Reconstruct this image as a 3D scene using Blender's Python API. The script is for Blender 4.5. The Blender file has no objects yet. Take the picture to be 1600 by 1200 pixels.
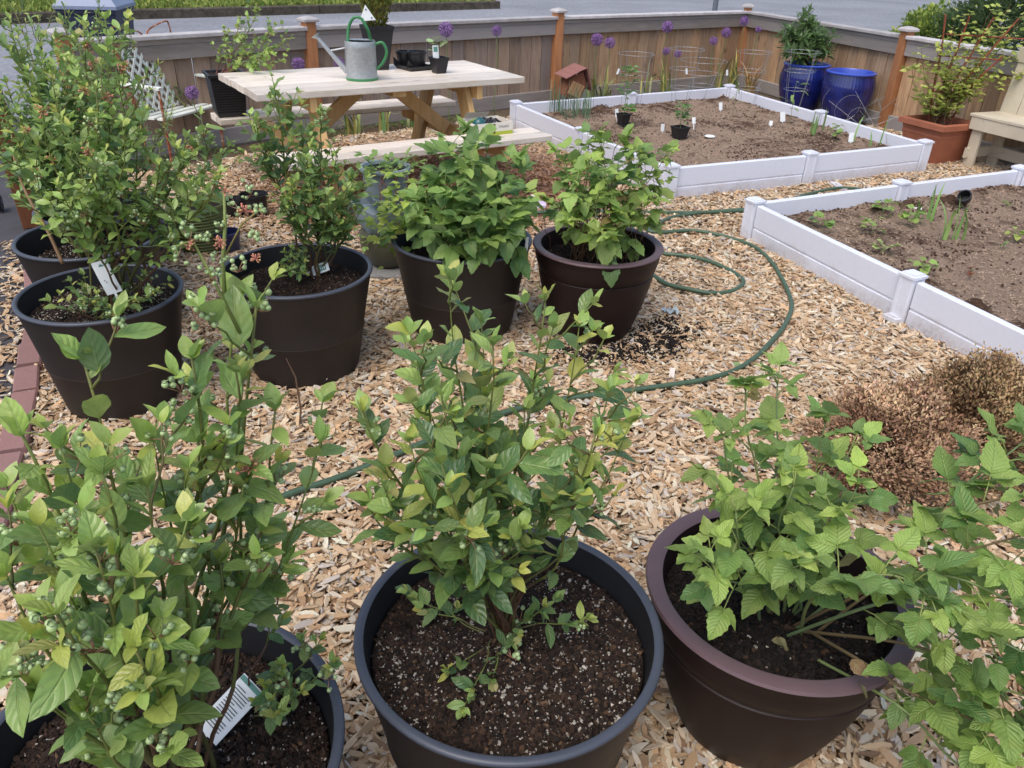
import bpy, math, random
import numpy as np
from mathutils import Vector, Matrix, noise
random.seed(7); rng = np.random.default_rng(7)
scene = bpy.context.scene
C = scene.collection
rad = math.radians

# ------------------------------------------------------------------ camera, sky, sun, exposure
FPX, PITCH, ROLL, CAMH = 1232.0, rad(29.56), rad(1.925), 1.55
Fv = Vector((0, math.cos(PITCH), -math.sin(PITCH)))
R0 = Vector((1, 0, 0)); U0 = R0.cross(Fv)
Rv = R0 * math.cos(ROLL) + U0 * math.sin(ROLL)
Uv = -R0 * math.sin(ROLL) + U0 * math.cos(ROLL)
CAM = Vector((0, 0, CAMH))
cd = bpy.data.cameras.new('camera'); cam = bpy.data.objects.new('camera', cd); C.objects.link(cam)
cd.sensor_width = 36; cd.lens = FPX / 1600 * 36; cd.clip_start = 0.02; cd.clip_end = 400
cd.dof.use_dof = True; cd.dof.focus_distance = 1.7; cd.dof.aperture_fstop = 20
m = Matrix((Rv, Uv, -Fv)).transposed().to_4x4(); m.translation = CAM; cam.matrix_world = m
scene.camera = cam

SUN_EL, SUN_AZ = rad(60), rad(208)
w = bpy.data.worlds.new('World'); scene.world = w; w.use_nodes = True
nt = w.node_tree; bg = nt.nodes['Background']
sky = nt.nodes.new('ShaderNodeTexSky'); sky.sky_type = 'NISHITA'; sky.sun_disc = False
sky.sun_elevation = SUN_EL; sky.sun_rotation = SUN_AZ; sky.air_density = 1.0; sky.dust_density = 3.0
hs = nt.nodes.new('ShaderNodeHueSaturation'); hs.inputs['Saturation'].default_value = 0.92
nt.links.new(sky.outputs[0], hs.inputs['Color']); nt.links.new(hs.outputs[0], bg.inputs[0])
bg.inputs[1].default_value = 0.13
sl = bpy.data.lights.new('sun', 'SUN'); sun = bpy.data.objects.new('sun', sl); C.objects.link(sun)
sl.energy = 1.05; sl.angle = rad(42); sl.color = (1.0, 0.96, 0.9)
sd = Vector((math.sin(SUN_AZ) * math.cos(SUN_EL), math.cos(SUN_AZ) * math.cos(SUN_EL), math.sin(SUN_EL)))
sun.rotation_euler = sd.to_track_quat('Z', 'Y').to_euler()
scene.view_settings.view_transform = 'Standard'; scene.view_settings.look = 'None'
scene.view_settings.exposure = 0.72; scene.view_settings.gamma = 1.0
scene.view_settings.use_curve_mapping = False
scene.render.resolution_x = 1024; scene.render.resolution_y = 768
scene.render.engine = 'CYCLES'
scene.cycles.max_bounces = 6; scene.cycles.diffuse_bounces = 3; scene.cycles.transmission_bounces = 3
scene.cycles.transparent_max_bounces = 6

# ------------------------------------------------------------------ survey: where points of the yard stand
def ray(px, py):
    return Fv + Rv * ((px - 800) / FPX) - Uv * ((py - 600) / FPX)
def G(px, py, z=0.0):                       # point of the yard at height z
    d = ray(px, py); return CAM + d * ((z - CAMH) / d.z)
def D(px, py, y):                           # point at a given distance up the yard
    d = ray(px, py); return CAM + d * (y / d.y)
def pix(p):
    d = Vector(p) - CAM; z = d.dot(Fv)
    if z < 0.05: return None
    return 800 + FPX * d.dot(Rv) / z, 600 - FPX * d.dot(Uv) / z

# ------------------------------------------------------------------ helpers
def lin(r, g, b):
    f = lambda c: (c / 255 / 12.92) if c / 255 <= 0.04045 else ((c / 255 + 0.055) / 1.055) ** 2.4
    return (f(r), f(g), f(b))

class MB:
    def __init__(s): s.v = []; s.f = []; s.uv = []; s.c = []; s.mi = []; s.m = 0; s.col = None
    def add(s, vs, fs, col=None, uvs=None):
        o = len(s.v); s.v += [tuple(v) for v in vs]
        col = col or s.col or (1, 1, 1)
        for k, f in enumerate(fs):
            s.f.append([o + i for i in f]); s.mi.append(s.m); s.c.append(col)
        return s
    def box(s, c, d, R=None, col=None):
        x, y, z = d[0] / 2, d[1] / 2, d[2] / 2
        vs = [Vector((a, b, e)) for a in (-x, x) for b in (-y, y) for e in (-z, z)]
        if R is not None: vs = [R @ v for v in vs]
        c = Vector(c); vs = [v + c for v in vs]
        return s.add(vs, [(0, 1, 3, 2), (4, 6, 7, 5), (0, 4, 5, 1), (2, 3, 7, 6), (0, 2, 6, 4), (1, 5, 7, 3)], col)
    def beam(s, p0, p1, w_, h, up=(0, 0, 1), ch=0.006, col=None):
        # a sawn board from p0 to p1, width w_ across, height h along up, eased edges
        p0 = Vector(p0); p1 = Vector(p1); t = (p1 - p0).normalized(); up = Vector(up)
        x = t.cross(up).normalized(); y = x.cross(t).normalized()
        a, b = w_ / 2, h / 2; ch = min(ch, a * .6, b * .6)
        pr = [(a, -b + ch), (a, b - ch), (a - ch, b), (-a + ch, b), (-a, b - ch), (-a, -b + ch), (-a + ch, -b), (a - ch, -b)]
        vs = [p0 + x * u + y * v for u, v in pr] + [p1 + x * u + y * v for u, v in pr]
        fs = [(i, (i + 1) % 8, 8 + (i + 1) % 8, 8 + i) for i in range(8)] + [tuple(range(7, -1, -1)), tuple(range(8, 16))]
        return s.add(vs, fs, col)
    def tube(s, pts, rs, n=6, col=None, cap=True):
        pts = [Vector(p) for p in pts]
        if not hasattr(rs, '__len__'): rs = [rs] * len(pts)
        vs = []; prev = None
        for i, p in enumerate(pts):
            t = (pts[min(i + 1, len(pts) - 1)] - pts[max(i - 1, 0)])
            t = t.normalized() if t.length > 1e-9 else Vector((0, 0, 1))
            a = prev if prev is not None else (Vector((1, 0, 0)) if abs(t.x) < .8 else Vector((0, 1, 0)))
            x = (a - t * a.dot(t)).normalized(); y = t.cross(x); prev = x
            for k in range(n):
                q = 2 * math.pi * k / n; vs.append(p + (x * math.cos(q) + y * math.sin(q)) * rs[i])
        fs = []
        for i in range(len(pts) - 1):
            for k in range(n): fs.append((i * n + k, i * n + (k + 1) % n, (i + 1) * n + (k + 1) % n, (i + 1) * n + k))
        if cap: fs += [tuple(range(n - 1, -1, -1)), tuple((len(pts) - 1) * n + k for k in range(n))]
        return s.add(vs, fs, col)
    def lathe(s, prof, c=(0, 0, 0), n=64, R=None, col=None, flute=0, fn=0):
        vs = []; fs = []; c = Vector(c)
        for j, (r, z) in enumerate(prof):
            for k in range(n):
                q = 2 * math.pi * k / n; rr = r * (1 + (flute * math.cos(fn * q) if fn else 0))
                v = Vector((rr * math.cos(q), rr * math.sin(q), z))
                if R is not None: v = R @ v
                vs.append(v + c)
        for j in range(len(prof) - 1):
            for k in range(n):
                fs.append((j * n + k, j * n + (k + 1) % n, (j + 1) * n + (k + 1) % n, (j + 1) * n + k))
        return s.add(vs, fs, col)
    def ball(s, c, r, nu=8, nv=6, col=None, sq=1.0):
        return s.lathe([(max(1e-5, r * math.sin(math.pi * j / nv)), -r * sq * math.cos(math.pi * j / nv)) for j in range(nv + 1)], c, nu, col=col)
    def build(s, name, mats, parent=None, smooth=False, angle=None):
        me = bpy.data.meshes.new(name)
        off = parent.location if parent is not None and parent.parent is None else Vector((0, 0, 0))
        if parent is not None and parent.parent is not None: off = parent.parent.location + parent.location
        me.from_pydata([(v[0] - off[0], v[1] - off[1], v[2] - off[2]) for v in s.v], [], s.f)
        if not isinstance(mats, (list, tuple)): mats = [mats]
        for mm in mats: me.materials.append(mm)
        me.polygons.foreach_set('material_index', s.mi)
        ca = me.color_attributes.new('tint', 'FLOAT_COLOR', 'CORNER')
        tot = np.repeat(np.array([(c[0], c[1], c[2], 1.0) for c in s.c], dtype=np.float32), [len(f) for f in s.f], axis=0)
        ca.data.foreach_set('color', tot.ravel())
        if smooth:
            me.polygons.foreach_set('use_smooth', [True] * len(s.f))
            if angle: me.set_sharp_from_angle(angle=rad(angle))
        me.update()
        o = bpy.data.objects.new(name, me); C.objects.link(o)
        if parent is not None: o.parent = parent
        return o

def tag(o, label, cat=None, group=None, kind=None):
    if label: o['label'] = label
    if cat: o['category'] = cat
    if group: o['group'] = group
    if kind: o['kind'] = kind
    return o
def thing(name, loc, label, cat, group=None):
    o = bpy.data.objects.new(name, None); C.objects.link(o); o.location = loc
    o.empty_display_size = 0.05
    return tag(o, label, cat, group)
def rotz(a): return Matrix.Rotation(a, 3, 'Z')

# ------------------------------------------------------------------ materials
def mat(name, col=(0.5, 0.5, 0.5), rough=0.7, metal=0.0, spec=0.5, coat=0.0):
    m_ = bpy.data.materials.new(name); m_.use_nodes = True
    b = m_.node_tree.nodes['Principled BSDF']
    b.inputs['Base Color'].default_value = (*col, 1); b.inputs['Roughness'].default_value = rough
    b.inputs['Metallic'].default_value = metal; b.inputs['Specular IOR Level'].default_value = spec
    b.inputs['Coat Weight'].default_value = coat
    return m_
class NB:
    def __init__(s, m_): s.t = m_.node_tree; s.b = s.t.nodes['Principled BSDF']; s.out = s.t.nodes['Material Output']
    def n(s, ty, **kw):
        nd = s.t.nodes.new(ty)
        for k, v in kw.items():
            if k.startswith('i_'): nd.inputs[int(k[2:])].default_value = v
            else: setattr(nd, k, v)
        return nd
    def l(s, a, b): s.t.links.new(a, b)
    def math(s, op, a, b=None, clamp=False):
        nd = s.n('ShaderNodeMath', operation=op); nd.use_clamp = clamp
        for i, v in enumerate((a, b)):
            if v is None: continue
            if isinstance(v, (int, float)): nd.inputs[i].default_value = v
            else: s.l(v, nd.inputs[i])
        return nd.outputs[0]
    def mix(s, f, a, b, mode='MIX'):
        nd = s.n('ShaderNodeMix', data_type='RGBA', blend_type=mode)
        for i, v in ((0, f), (6, a), (7, b)):
            if isinstance(v, (int, float)): nd.inputs[i].default_value = v
            elif isinstance(v, tuple): nd.inputs[i].default_value = (*v[:3], 1)
            else: s.l(v, nd.inputs[i])
        return nd.outputs[2]
    def noise(s, scale, detail=4, rough=.6, vec=None, dist=0):
        nd = s.n('ShaderNodeTexNoise'); nd.inputs['Scale'].default_value = scale; nd.inputs['Detail'].default_value = detail
        nd.inputs['Roughness'].default_value = rough; nd.inputs['Distortion'].default_value = dist
        if vec is not None: s.l(vec, nd.inputs['Vector'])
        return nd.outputs[0]
    def ramp(s, f, *st):
        nd = s.n('ShaderNodeValToRGB'); e = nd.color_ramp.elements
        while len(e) < len(st): e.new(0.5)
        for i, (p, c) in enumerate(st):
            e[i].position = p; e[i].color = (c, c, c, 1) if isinstance(c, (int, float)) else (*c, 1)
        s.l(f, nd.inputs[0]); return nd.outputs[0]
    def coord(s, which='Object', scale=None, rot=None):
        tc = s.n('ShaderNodeTexCoord').outputs[which]
        if scale is None and rot is None: return tc
        mp = s.n('ShaderNodeMapping'); s.l(tc, mp.inputs[0])
        if scale: mp.inputs['Scale'].default_value = scale
        if rot: mp.inputs['Rotation'].default_value = rot
        return mp.outputs[0]
    def bump(s, h, strength=.3, dist=.01):
        nd = s.n('ShaderNodeBump'); nd.inputs['Strength'].default_value = strength; nd.inputs['Distance'].default_value = dist
        s.l(h, nd.inputs['Height']); s.l(nd.outputs[0], s.b.inputs['Normal'])
    def color(s, c): s.l(c, s.b.inputs['Base Color'])
    def tint(s): return s.n('ShaderNodeAttribute', attribute_name='tint').outputs['Color']
    def rnd(s): return s.n('ShaderNodeObjectInfo').outputs['Random']

def wood_mat(name, light, dark, scale=(2, 2, 2), rough=.75, knots=0.5, grey=None, greyamt=.0, axis_rot=None, gs=26):
    """sawn board, grain running along the object's long (z before mapping) axis"""
    m_ = mat(name, rough=rough, spec=.3); k = NB(m_); r = k.rnd()
    off = k.n('ShaderNodeCombineXYZ'); k.l(k.math('MULTIPLY', r, 37.0), off.inputs[0]); k.l(k.math('MULTIPLY', r, 11.0), off.inputs[1]); k.l(k.math('MULTIPLY', r, 23.0), off.inputs[2])
    vv = k.n('ShaderNodeVectorMath', operation='ADD'); k.l(k.coord('Object', rot=axis_rot), vv.inputs[0]); k.l(off.outputs[0], vv.inputs[1])
    mp = k.n('ShaderNodeMapping'); k.l(vv.outputs[0], mp.inputs[0]); mp.inputs['Scale'].default_value = scale
    grain = k.noise(gs, 5, .65, mp.outputs[0], .6); fine = k.noise(gs * 5, 3, .7, mp.outputs[0])
    base = k.mix(k.ramp(grain, (.32, 0.0), (.68, 1.0)), dark, light)
    base = k.mix(.35, base, k.mix(fine, tuple(c * .65 for c in dark), tuple(min(1, c * 1.2) for c in light)))
    if knots:
        vo = k.n('ShaderNodeTexVoronoi'); vo.inputs['Scale'].default_value = 4.5; k.l(vv.outputs[0], vo.inputs['Vector'])
        kn = k.ramp(vo.outputs['Distance'], (.06, 1.0), (.14, .35), (.25, 0.0))
        base = k.mix(k.math('MULTIPLY', kn, knots), base, tuple(c * .3 for c in dark))
    hv = k.n('ShaderNodeHueSaturation'); k.l(base, hv.inputs['Color'])
    k.l(k.math('ADD', k.math('MULTIPLY', r, .5), .75), hv.inputs['Value'])
    base = hv.outputs[0]
    if grey:
        pick = k.ramp(k.math('FRACT', k.math('MULTIPLY', r, 7.31)), (.25, 0.0), (.85, 1.0))
        patch = k.noise(1.3, 3, .6, vv.outputs[0])
        base = k.mix(k.math('MULTIPLY', k.math('ADD', k.math('MULTIPLY', pick, .6), k.math('MULTIPLY', patch, .7)), greyamt, True), base, grey)
    k.color(base); k.bump(k.math('ADD', grain, k.math('MULTIPLY', fine, .5)), .35, .004)
    return m_

M = {}
M['picket'] = wood_mat('weathered_picket', lin(188, 158, 130), lin(116, 90, 70), (9, 9, 1.0), knots=.9, grey=lin(130, 122, 118), greyamt=.8, gs=3.0)
M['picketwarm'] = wood_mat('warm_tan_picket', lin(204, 168, 128), lin(132, 92, 62), (9, 9, 1.0), knots=.95, grey=lin(142, 130, 118), greyamt=.5, gs=3.0)
M['rail'] = wood_mat('weathered_rail', lin(165, 152, 140), lin(116, 104, 95), (1, 1, 8), knots=.3, grey=lin(150, 146, 146), greyamt=.8, gs=3)
M['cap'] = wood_mat('silvered_sky_sheen_cap', lin(200, 196, 196), lin(160, 154, 152), (2, 2, 2), knots=.1, gs=3)  # weathered silver, paled further to paint sky reflection on the upward face
M['stainpost'] = wood_mat('orange_stained_post', lin(192, 134, 92), lin(158, 104, 68), (8, 8, 1), knots=.15, gs=3)
M['brownpost'] = wood_mat('brown_stained_post', lin(122, 76, 50), lin(92, 54, 34), (8, 8, 1), knots=.1, gs=3)
M['pine'] = wood_mat('sky_sheen_pine', lin(232, 224, 214), lin(204, 188, 168), (1.2, 8, 8), rough=.42, knots=.65, gs=2.5, axis_rot=(0, 0, -rad(33.1)))  # base paled towards white, painting the overcast sky's sheen into the boards
M['pineleg'] = wood_mat('fresh_pine_leg', lin(218, 184, 132), lin(188, 146, 94), (7, 7, 1.5), knots=.5, gs=2.5)

def vinyl():
    m_ = mat('white_vinyl', lin(222, 225, 236), .38, spec=.4); k = NB(m_)
    n_ = k.noise(7, 4, .6, k.coord('Object')); n2 = k.noise(60, 3, .6, k.coord('Object'))
    geo = k.n('ShaderNodeNewGeometry'); sp = k.n('ShaderNodeSeparateXYZ'); k.l(geo.outputs['Position'], sp.inputs[0])
    dirt = k.ramp(k.math('ADD', sp.outputs['Z'], k.math('MULTIPLY', n_, .18)), (.07, 1.0), (.20, 0.0))
    c = k.mix(k.math('MULTIPLY', k.ramp(n2, (.5, 0.), (.75, 1.)), .12), lin(222, 225, 236), lin(180, 172, 160))
    c = k.mix(k.math('MULTIPLY', k.math('MULTIPLY', dirt, k.ramp(n2, (.35, .45), (.6, 1.))), .65), c, lin(150, 128, 104)); k.color(c)
    return m_
M['vinyl'] = vinyl()

def pot_plastic(name, c1, c2, rough=.5, dust=.35):
    m_ = mat(name, c1, rough, spec=.45); k = NB(m_); co = k.coord('Object')
    n_ = k.noise(5, 5, .65, co); n2 = k.noise(120, 3, .7, co)
    c = k.mix(k.ramp(n_, (.35, 0.), (.7, 1.)), c1, c2)
    sc = k.noise(9, 6, .75, k.coord('Object', scale=(1, 1, 4)), 1.5)
    c = k.mix(k.math('MULTIPLY', k.ramp(sc, (.62, 0.), (.74, 1.)), dust), c, lin(118, 110, 102))
    k.color(c); k.l(k.math('ADD', k.math('MULTIPLY', n_, .25), rough - .1), k.b.inputs['Roughness']); k.bump(n2, .12, .002)
    return m_
M['pot'] = pot_plastic('dark_grey_plastic', lin(35, 29, 27), lin(42, 35, 33), .52, .2)
M['potin'] = pot_plastic('dark_plastic_inside', lin(26, 26, 29), lin(32, 32, 35), .55, .08)
M['potrim'] = pot_plastic('plastic_rim_sky_sheen', lin(66, 70, 80), lin(74, 78, 90), .35, .1)  # bluish grey is sky sheen painted into the dark plastic
M['maroon'] = pot_plastic('maroon_brown_plastic', lin(30, 19, 19), lin(38, 24, 23), .5, .04); M['maroon'].node_tree.nodes['Principled BSDF'].inputs['Specular IOR Level'].default_value = .28
M['maroonrim'] = pot_plastic('maroon_rim', lin(92, 74, 80), lin(104, 84, 88), .42, .12)
M['black'] = pot_plastic('black_nursery_plastic', lin(30, 30, 33), lin(38, 38, 42), .4, .15)
M['olivepot'] = pot_plastic('olive_ribbed_plastic', lin(104, 116, 62), lin(86, 96, 52), .5, .1)
M['slate'] = pot_plastic('slate_blue_plastic', lin(112, 126, 132), lin(132, 146, 156), .5, .1)
M['slatelow'] = pot_plastic('olive_grey_plastic', lin(72, 72, 60), lin(84, 84, 70), .35, .1)
M['bluesmall'] = pot_plastic('navy_plastic', lin(34, 40, 78), lin(44, 50, 90), .35, .05)
M['terra'] = pot_plastic('terracotta_plastic', lin(166, 102, 76), lin(150, 90, 66), .6, .12)
M['tag'] = mat('white_tag', lin(226, 230, 232), .5)
M['ink'] = mat('dark_print', lin(70, 80, 84), .6)
M['inkgreen'] = mat('green_print', lin(86, 140, 128), .6)
M['teal'] = mat('teal_plastic', lin(40, 92, 96), .3)
M['clear'] = mat('clear_bag', lin(178, 190, 194), .25)

def blueglaze():
    m_ = mat('cobalt_glaze', lin(26, 38, 118), .16, spec=.6, coat=.5); k = NB(m_)
    co = k.coord('Object'); n_ = k.noise(10, 4, .6, co)
    c = k.mix(k.ramp(n_, (.3, 0.), (.75, 1.)), lin(15, 20, 72), lin(30, 44, 122))
    k.color(c); return m_
M['glaze'] = blueglaze()
def galv():
    m_ = mat('galvanised_steel', lin(180, 184, 186), .4, metal=.45); k = NB(m_)
    co = k.coord('Object'); v = k.n('ShaderNodeTexVoronoi'); v.inputs['Scale'].default_value = 45; k.l(co, v.inputs['Vector'])
    n_ = k.noise(8, 5, .6, co)
    c = k.mix(k.math('MULTIPLY', v.outputs['Distance'], .8), lin(160, 165, 168), lin(196, 200, 204)); c = k.mix(k.math('MULTIPLY', n_, .5), c, lin(140, 144, 144))
    k.color(c); return m_
M['galv'] = galv()
M['greenpaint'] = mat('green_enamel', lin(60, 128, 78), .35)
M['wire'] = mat('galvanised_wire', lin(165, 168, 172), .4, metal=.5)
M['navybin'] = pot_plastic('navy_bin_plastic', lin(36, 40, 66), lin(42, 46, 74), .5, .1)
M['binlid'] = pot_plastic('grey_blue_lid', lin(120, 132, 158), lin(132, 142, 166), .35, .05)
def rust():
    m_ = mat('rusty_iron', rough=.85); k = NB(m_); n_ = k.noise(25, 6, .7, k.coord('Object'))
    k.color(k.ramp(n_, (.35, lin(96, 48, 34)), (.52, lin(160, 92, 56)), (.68, lin(206, 190, 170)))); k.bump(n_, .4, .003); return m_
M['rust'] = rust()
def rust2():
    m_ = mat('rust_brown_iron', rough=.85); k = NB(m_); n_ = k.noise(25, 6, .7, k.coord('Object'))
    k.color(k.ramp(n_, (.35, lin(110, 52, 38)), (.65, lin(150, 82, 56)))); return m_
M['rust2'] = rust2()
def cream():
    m_ = mat('cream_paint', lin(214, 196, 160), .6); k = NB(m_); co = k.coord('Object')
    n_ = k.noise(14, 6, .7, co); n2 = k.noise(3, 3, .5, co)
    c = k.mix(k.ramp(n2, (.3, 0.), (.7, 1.)), lin(206, 195, 174), lin(186, 175, 155)); c = k.mix(k.math('MULTIPLY', k.ramp(n_, (.6, 0.), (.7, 1.)), .6), c, lin(128, 112, 92)); k.color(c); k.bump(n_, .2, .002); return m_
M['cream'] = cream()
def brickm():
    m_ = mat('red_concrete_paver', rough=.9); k = NB(m_); co = k.coord('Object'); n_ = k.noise(90, 5, .7, co); n2 = k.noise(6, 3, .6, co)
    c = k.mix(n_, lin(126, 86, 84), lin(170, 128, 124)); c = k.mix(k.math('MULTIPLY', k.rnd(), .4), c, lin(110, 84, 82)); c = k.mix(k.math('MULTIPLY', n2, .3), c, lin(130, 116, 106)); k.color(c); k.bump(n_, .5, .003); return m_
M['brick'] = brickm()
def concrete(name, a, b_, sc=60):
    m_ = mat(name, rough=.9, spec=.3); k = NB(m_); co = k.coord('Object'); n_ = k.noise(sc, 6, .75, co); n2 = k.noise(sc * .03, 5, .6, co)
    c = k.mix(k.ramp(n_, (.3, 0.), (.7, 1.)), a, b_); c = k.mix(k.math('MULTIPLY', k.ramp(n2, (.4, 0.), (.7, 1.)), .45), c, tuple(x * .6 for x in a)); k.color(c); k.bump(n_, .5, .004); return m_
M['paver'] = concrete('grey_paver', lin(120, 118, 116), lin(160, 158, 154))
M['drive'] = concrete('driveway_asphalt', lin(56, 55, 58), lin(90, 88, 92), 140)
M['road'] = concrete('road_asphalt', lin(112, 114, 120), lin(160, 162, 168), 14)
M['kerb'] = concrete('mossy_kerb', lin(46, 42, 36), lin(104, 96, 84), 9)
M['kerbtop'] = concrete('kerb_top', lin(120, 114, 100), lin(150, 146, 134), 12)
def grassm():
    m_ = mat('lawn', rough=.9); k = NB(m_); co = k.coord('Object'); n_ = k.noise(30, 6, .7, co); n2 = k.noise(.7, 4, .6, co)
    c = k.mix(n_, lin(84, 110, 40), lin(140, 160, 80)); c = k.mix(k.ramp(n2, (.4, 0.), (.65, .6)), c, lin(160, 158, 92)); k.color(c); k.bump(n_, 1.0, .05); return m_
M['lawn'] = grassm()
def soilm(name, a, b_, c_, sc=70):
    m_ = mat(name, rough=.95, spec=.25); k = NB(m_); co = k.coord('Object'); n_ = k.noise(sc, 8, .8, co); n2 = k.noise(sc * .12, 5, .6, co)
    c = k.mix(k.ramp(n_, (.35, 0.), (.65, 1.)), a, b_); c = k.mix(k.ramp(n2, (.45, 0.), (.7, .7)), c, c_); k.color(c); k.bump(k.math('ADD', n_, n2), 1.0, .012); return m_
M['mould'] = mat('mould_line', lin(84, 76, 70), .5)
M['potsoil'] = soilm('potting_soil', lin(24, 19, 17), lin(60, 46, 38), lin(42, 32, 27))
M['blacksoil'] = soilm('black_compost', lin(18, 15, 15), lin(40, 34, 31), lin(30, 25, 23))
M['earth'] = soilm('earth', lin(74, 60, 48), lin(120, 104, 84), lin(90, 76, 58), 40)
M['chipbed'] = soilm('wood_chip_bed', lin(70, 54, 40), lin(130, 104, 78), lin(60, 46, 34), 60)  # ground kept dark, painting shade into the gaps between chips
def bedsoil():
    m_ = mat('raised_bed_soil', rough=.95, spec=.2); k = NB(m_); co = k.coord('Object')
    n_ = k.noise(95, 8, .8, co); big = k.noise(2.2, 5, .62, co); mid = k.noise(14, 5, .7, co)
    straw = k.mix(k.ramp(n_, (.35, 0.), (.68, 1.)), lin(118, 96, 80), lin(188, 165, 144))
    dark = k.mix(k.ramp(n_, (.3, 0.), (.7, 1.)), lin(56, 40, 32), lin(108, 84, 68))
    sel = k.ramp(k.math('ADD', k.math('MULTIPLY', big, .6), k.math('MULTIPLY', mid, .4)), (.5, 0.), (.6, 1.))
    edge = k.math('MAXIMUM', sel, k.tint())
    k.color(k.mix(edge, straw, dark)); k.bump(k.math('ADD', n_, mid), 1.0, .015); return m_
M['bedsoil'] = bedsoil()

def tinted(name, rough=.8, noise_amt=.35, sc=60, spec=.3):
    m_ = mat(name, rough=rough, spec=spec); k = NB(m_)
    a = k.n('ShaderNodeAttribute', attribute_name='tint'); a.attribute_type = 'INSTANCER'
    co = k.coord('Object', scale=(1, 6, 1)); n_ = k.noise(sc, 4, .7, co)
    k.color(k.mix(k.math('MULTIPLY', n_, noise_amt), a.outputs['Color'], (.05, .03, .02))); k.bump(n_, .4, .1); return m_
M['chip'] = tinted('wood_chip', .75, .28, 7)
M['crumb'] = tinted('soil_crumb', .9, .2, 5)
M['vtint'] = mat('painted_by_piece', rough=.6)
_k = NB(M['vtint']); _k.color(_k.tint())
M['vtintgloss'] = mat('smooth_piece', rough=.35); _k = NB(M['vtintgloss']); _k.color(_k.tint())
M['stem'] = mat('stem', rough=.65); _k = NB(M['stem']); _n = _k.noise(120, 4, .7, _k.coord('Object')); _k.color(_k.mix(_k.math('MULTIPLY', _n, .5), _k.tint(), (.03, .02, .01)))

def leaf_mat(name, by_object, nv=6, vein=.35, kk=1.3, rough=.42, bump=.35, lite=1.6):
    m_ = mat(name, rough=rough, spec=.6); k = NB(m_)
    base = k.n('ShaderNodeObjectInfo').outputs['Color'] if by_object else k.tint()
    uv = k.n('ShaderNodeUVMap'); sp = k.n('ShaderNodeSeparateXYZ'); k.l(uv.outputs[0], sp.inputs[0])
    u = k.math('ABSOLUTE', k.math('SUBTRACT', sp.outputs[0], .5)); v = sp.outputs[1]
    ph = k.math('FRACT', k.math('SUBTRACT', k.math('MULTIPLY', v, float(nv)), k.math('MULTIPLY', u, nv * kk * .5)))
    tri = k.math('MULTIPLY', k.math('ABSOLUTE', k.math('SUBTRACT', ph, .5)), 2.0)       # 1 on the vein
    lat = k.ramp(tri, (.72, 0.), (1.0, 1.0)); mid = k.ramp(u, (.012, 1.0), (.05, 0.0))
    vn = k.math('MAXIMUM', mid, k.math('MULTIPLY', lat, .6))
    n_ = k.noise(3.0, 4, .6, uv.outputs[0]); 
    rn = k.n('ShaderNodeObjectInfo').outputs['Random']
    c = k.mix(k.math('MULTIPLY', vn, vein), base, k.mix(.5, base, (.36, .46, .16)))
    c = k.mix(k.math('MULTIPLY', k.ramp(n_, (.35, 0.), (.7, 1.)), .22), c, k.mix(.6, base, (.02, .05, .01)))
    so = k.n('ShaderNodeVectorMath', operation='ADD'); k.l(uv.outputs[0], so.inputs[0]); cb = k.n('ShaderNodeCombineXYZ'); k.l(k.math('MULTIPLY', rn, 91.0), cb.inputs[0]); k.l(k.math('MULTIPLY', rn, 37.0), cb.inputs[1]); k.l(cb.outputs[0], so.inputs[1])
    sp2 = k.noise(9.0, 2, .5, so.outputs[0]); c = k.mix(k.math('MULTIPLY', k.ramp(sp2, (.70, 0.), (.74, 1.)), .75), c, (.16, .09, .04))
    ed = k.noise(1.7, 3, .6, so.outputs[0]); c = k.mix(k.math('MULTIPLY', k.ramp(ed, (.48, 0.), (.72, 1.)), .4), c, k.mix(.55, c, (.42, .40, .12)))
    geo = k.n('ShaderNodeNewGeometry')
    c = k.mix(k.math('MULTIPLY', geo.outputs['Backfacing'], .45), c, (.22, .30, .16))
    k.color(c)
    hgt = k.math('SUBTRACT', k.math('MULTIPLY', k.math('POWER', k.math('SUBTRACT', 1.0, tri), .6), .7), k.math('MULTIPLY', mid, .8))
    k.bump(k.math('ADD', hgt, k.math('MULTIPLY', n_, .5)), bump, .0015)
    tr = k.n('ShaderNodeBsdfTranslucent'); hv = k.n('ShaderNodeHueSaturation'); hv.inputs['Value'].default_value = lite; hv.inputs['Saturation'].default_value = 1.15
    k.l(c, hv.inputs['Color']); k.l(hv.outputs[0], tr.inputs[0])
    mx = k.n('ShaderNodeMixShader'); mx.inputs[0].default_value = .28
    k.l(k.b.outputs[0], mx.inputs[1]); k.l(tr.outputs[0], mx.inputs[2]); k.l(mx.outputs[0], k.out.inputs[0])
    return m_
M['leafB'] = leaf_mat('blueberry_leaf', True, 5, .75, 1.2, .33, .8)
M['leafBs'] = leaf_mat('blueberry_leaf_mass', False, 5, .6, 1.2, .4, .2)
M['leafR'] = leaf_mat('raspberry_leaf', True, 8, .6, 1.1, .5, 1.0)
M['leafRs'] = leaf_mat('raspberry_leaf_mass', False, 8, .5, 1.1, .5, .7)
M['berry'] = mat('green_berry', lin(136, 172, 128), .4)

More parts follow.
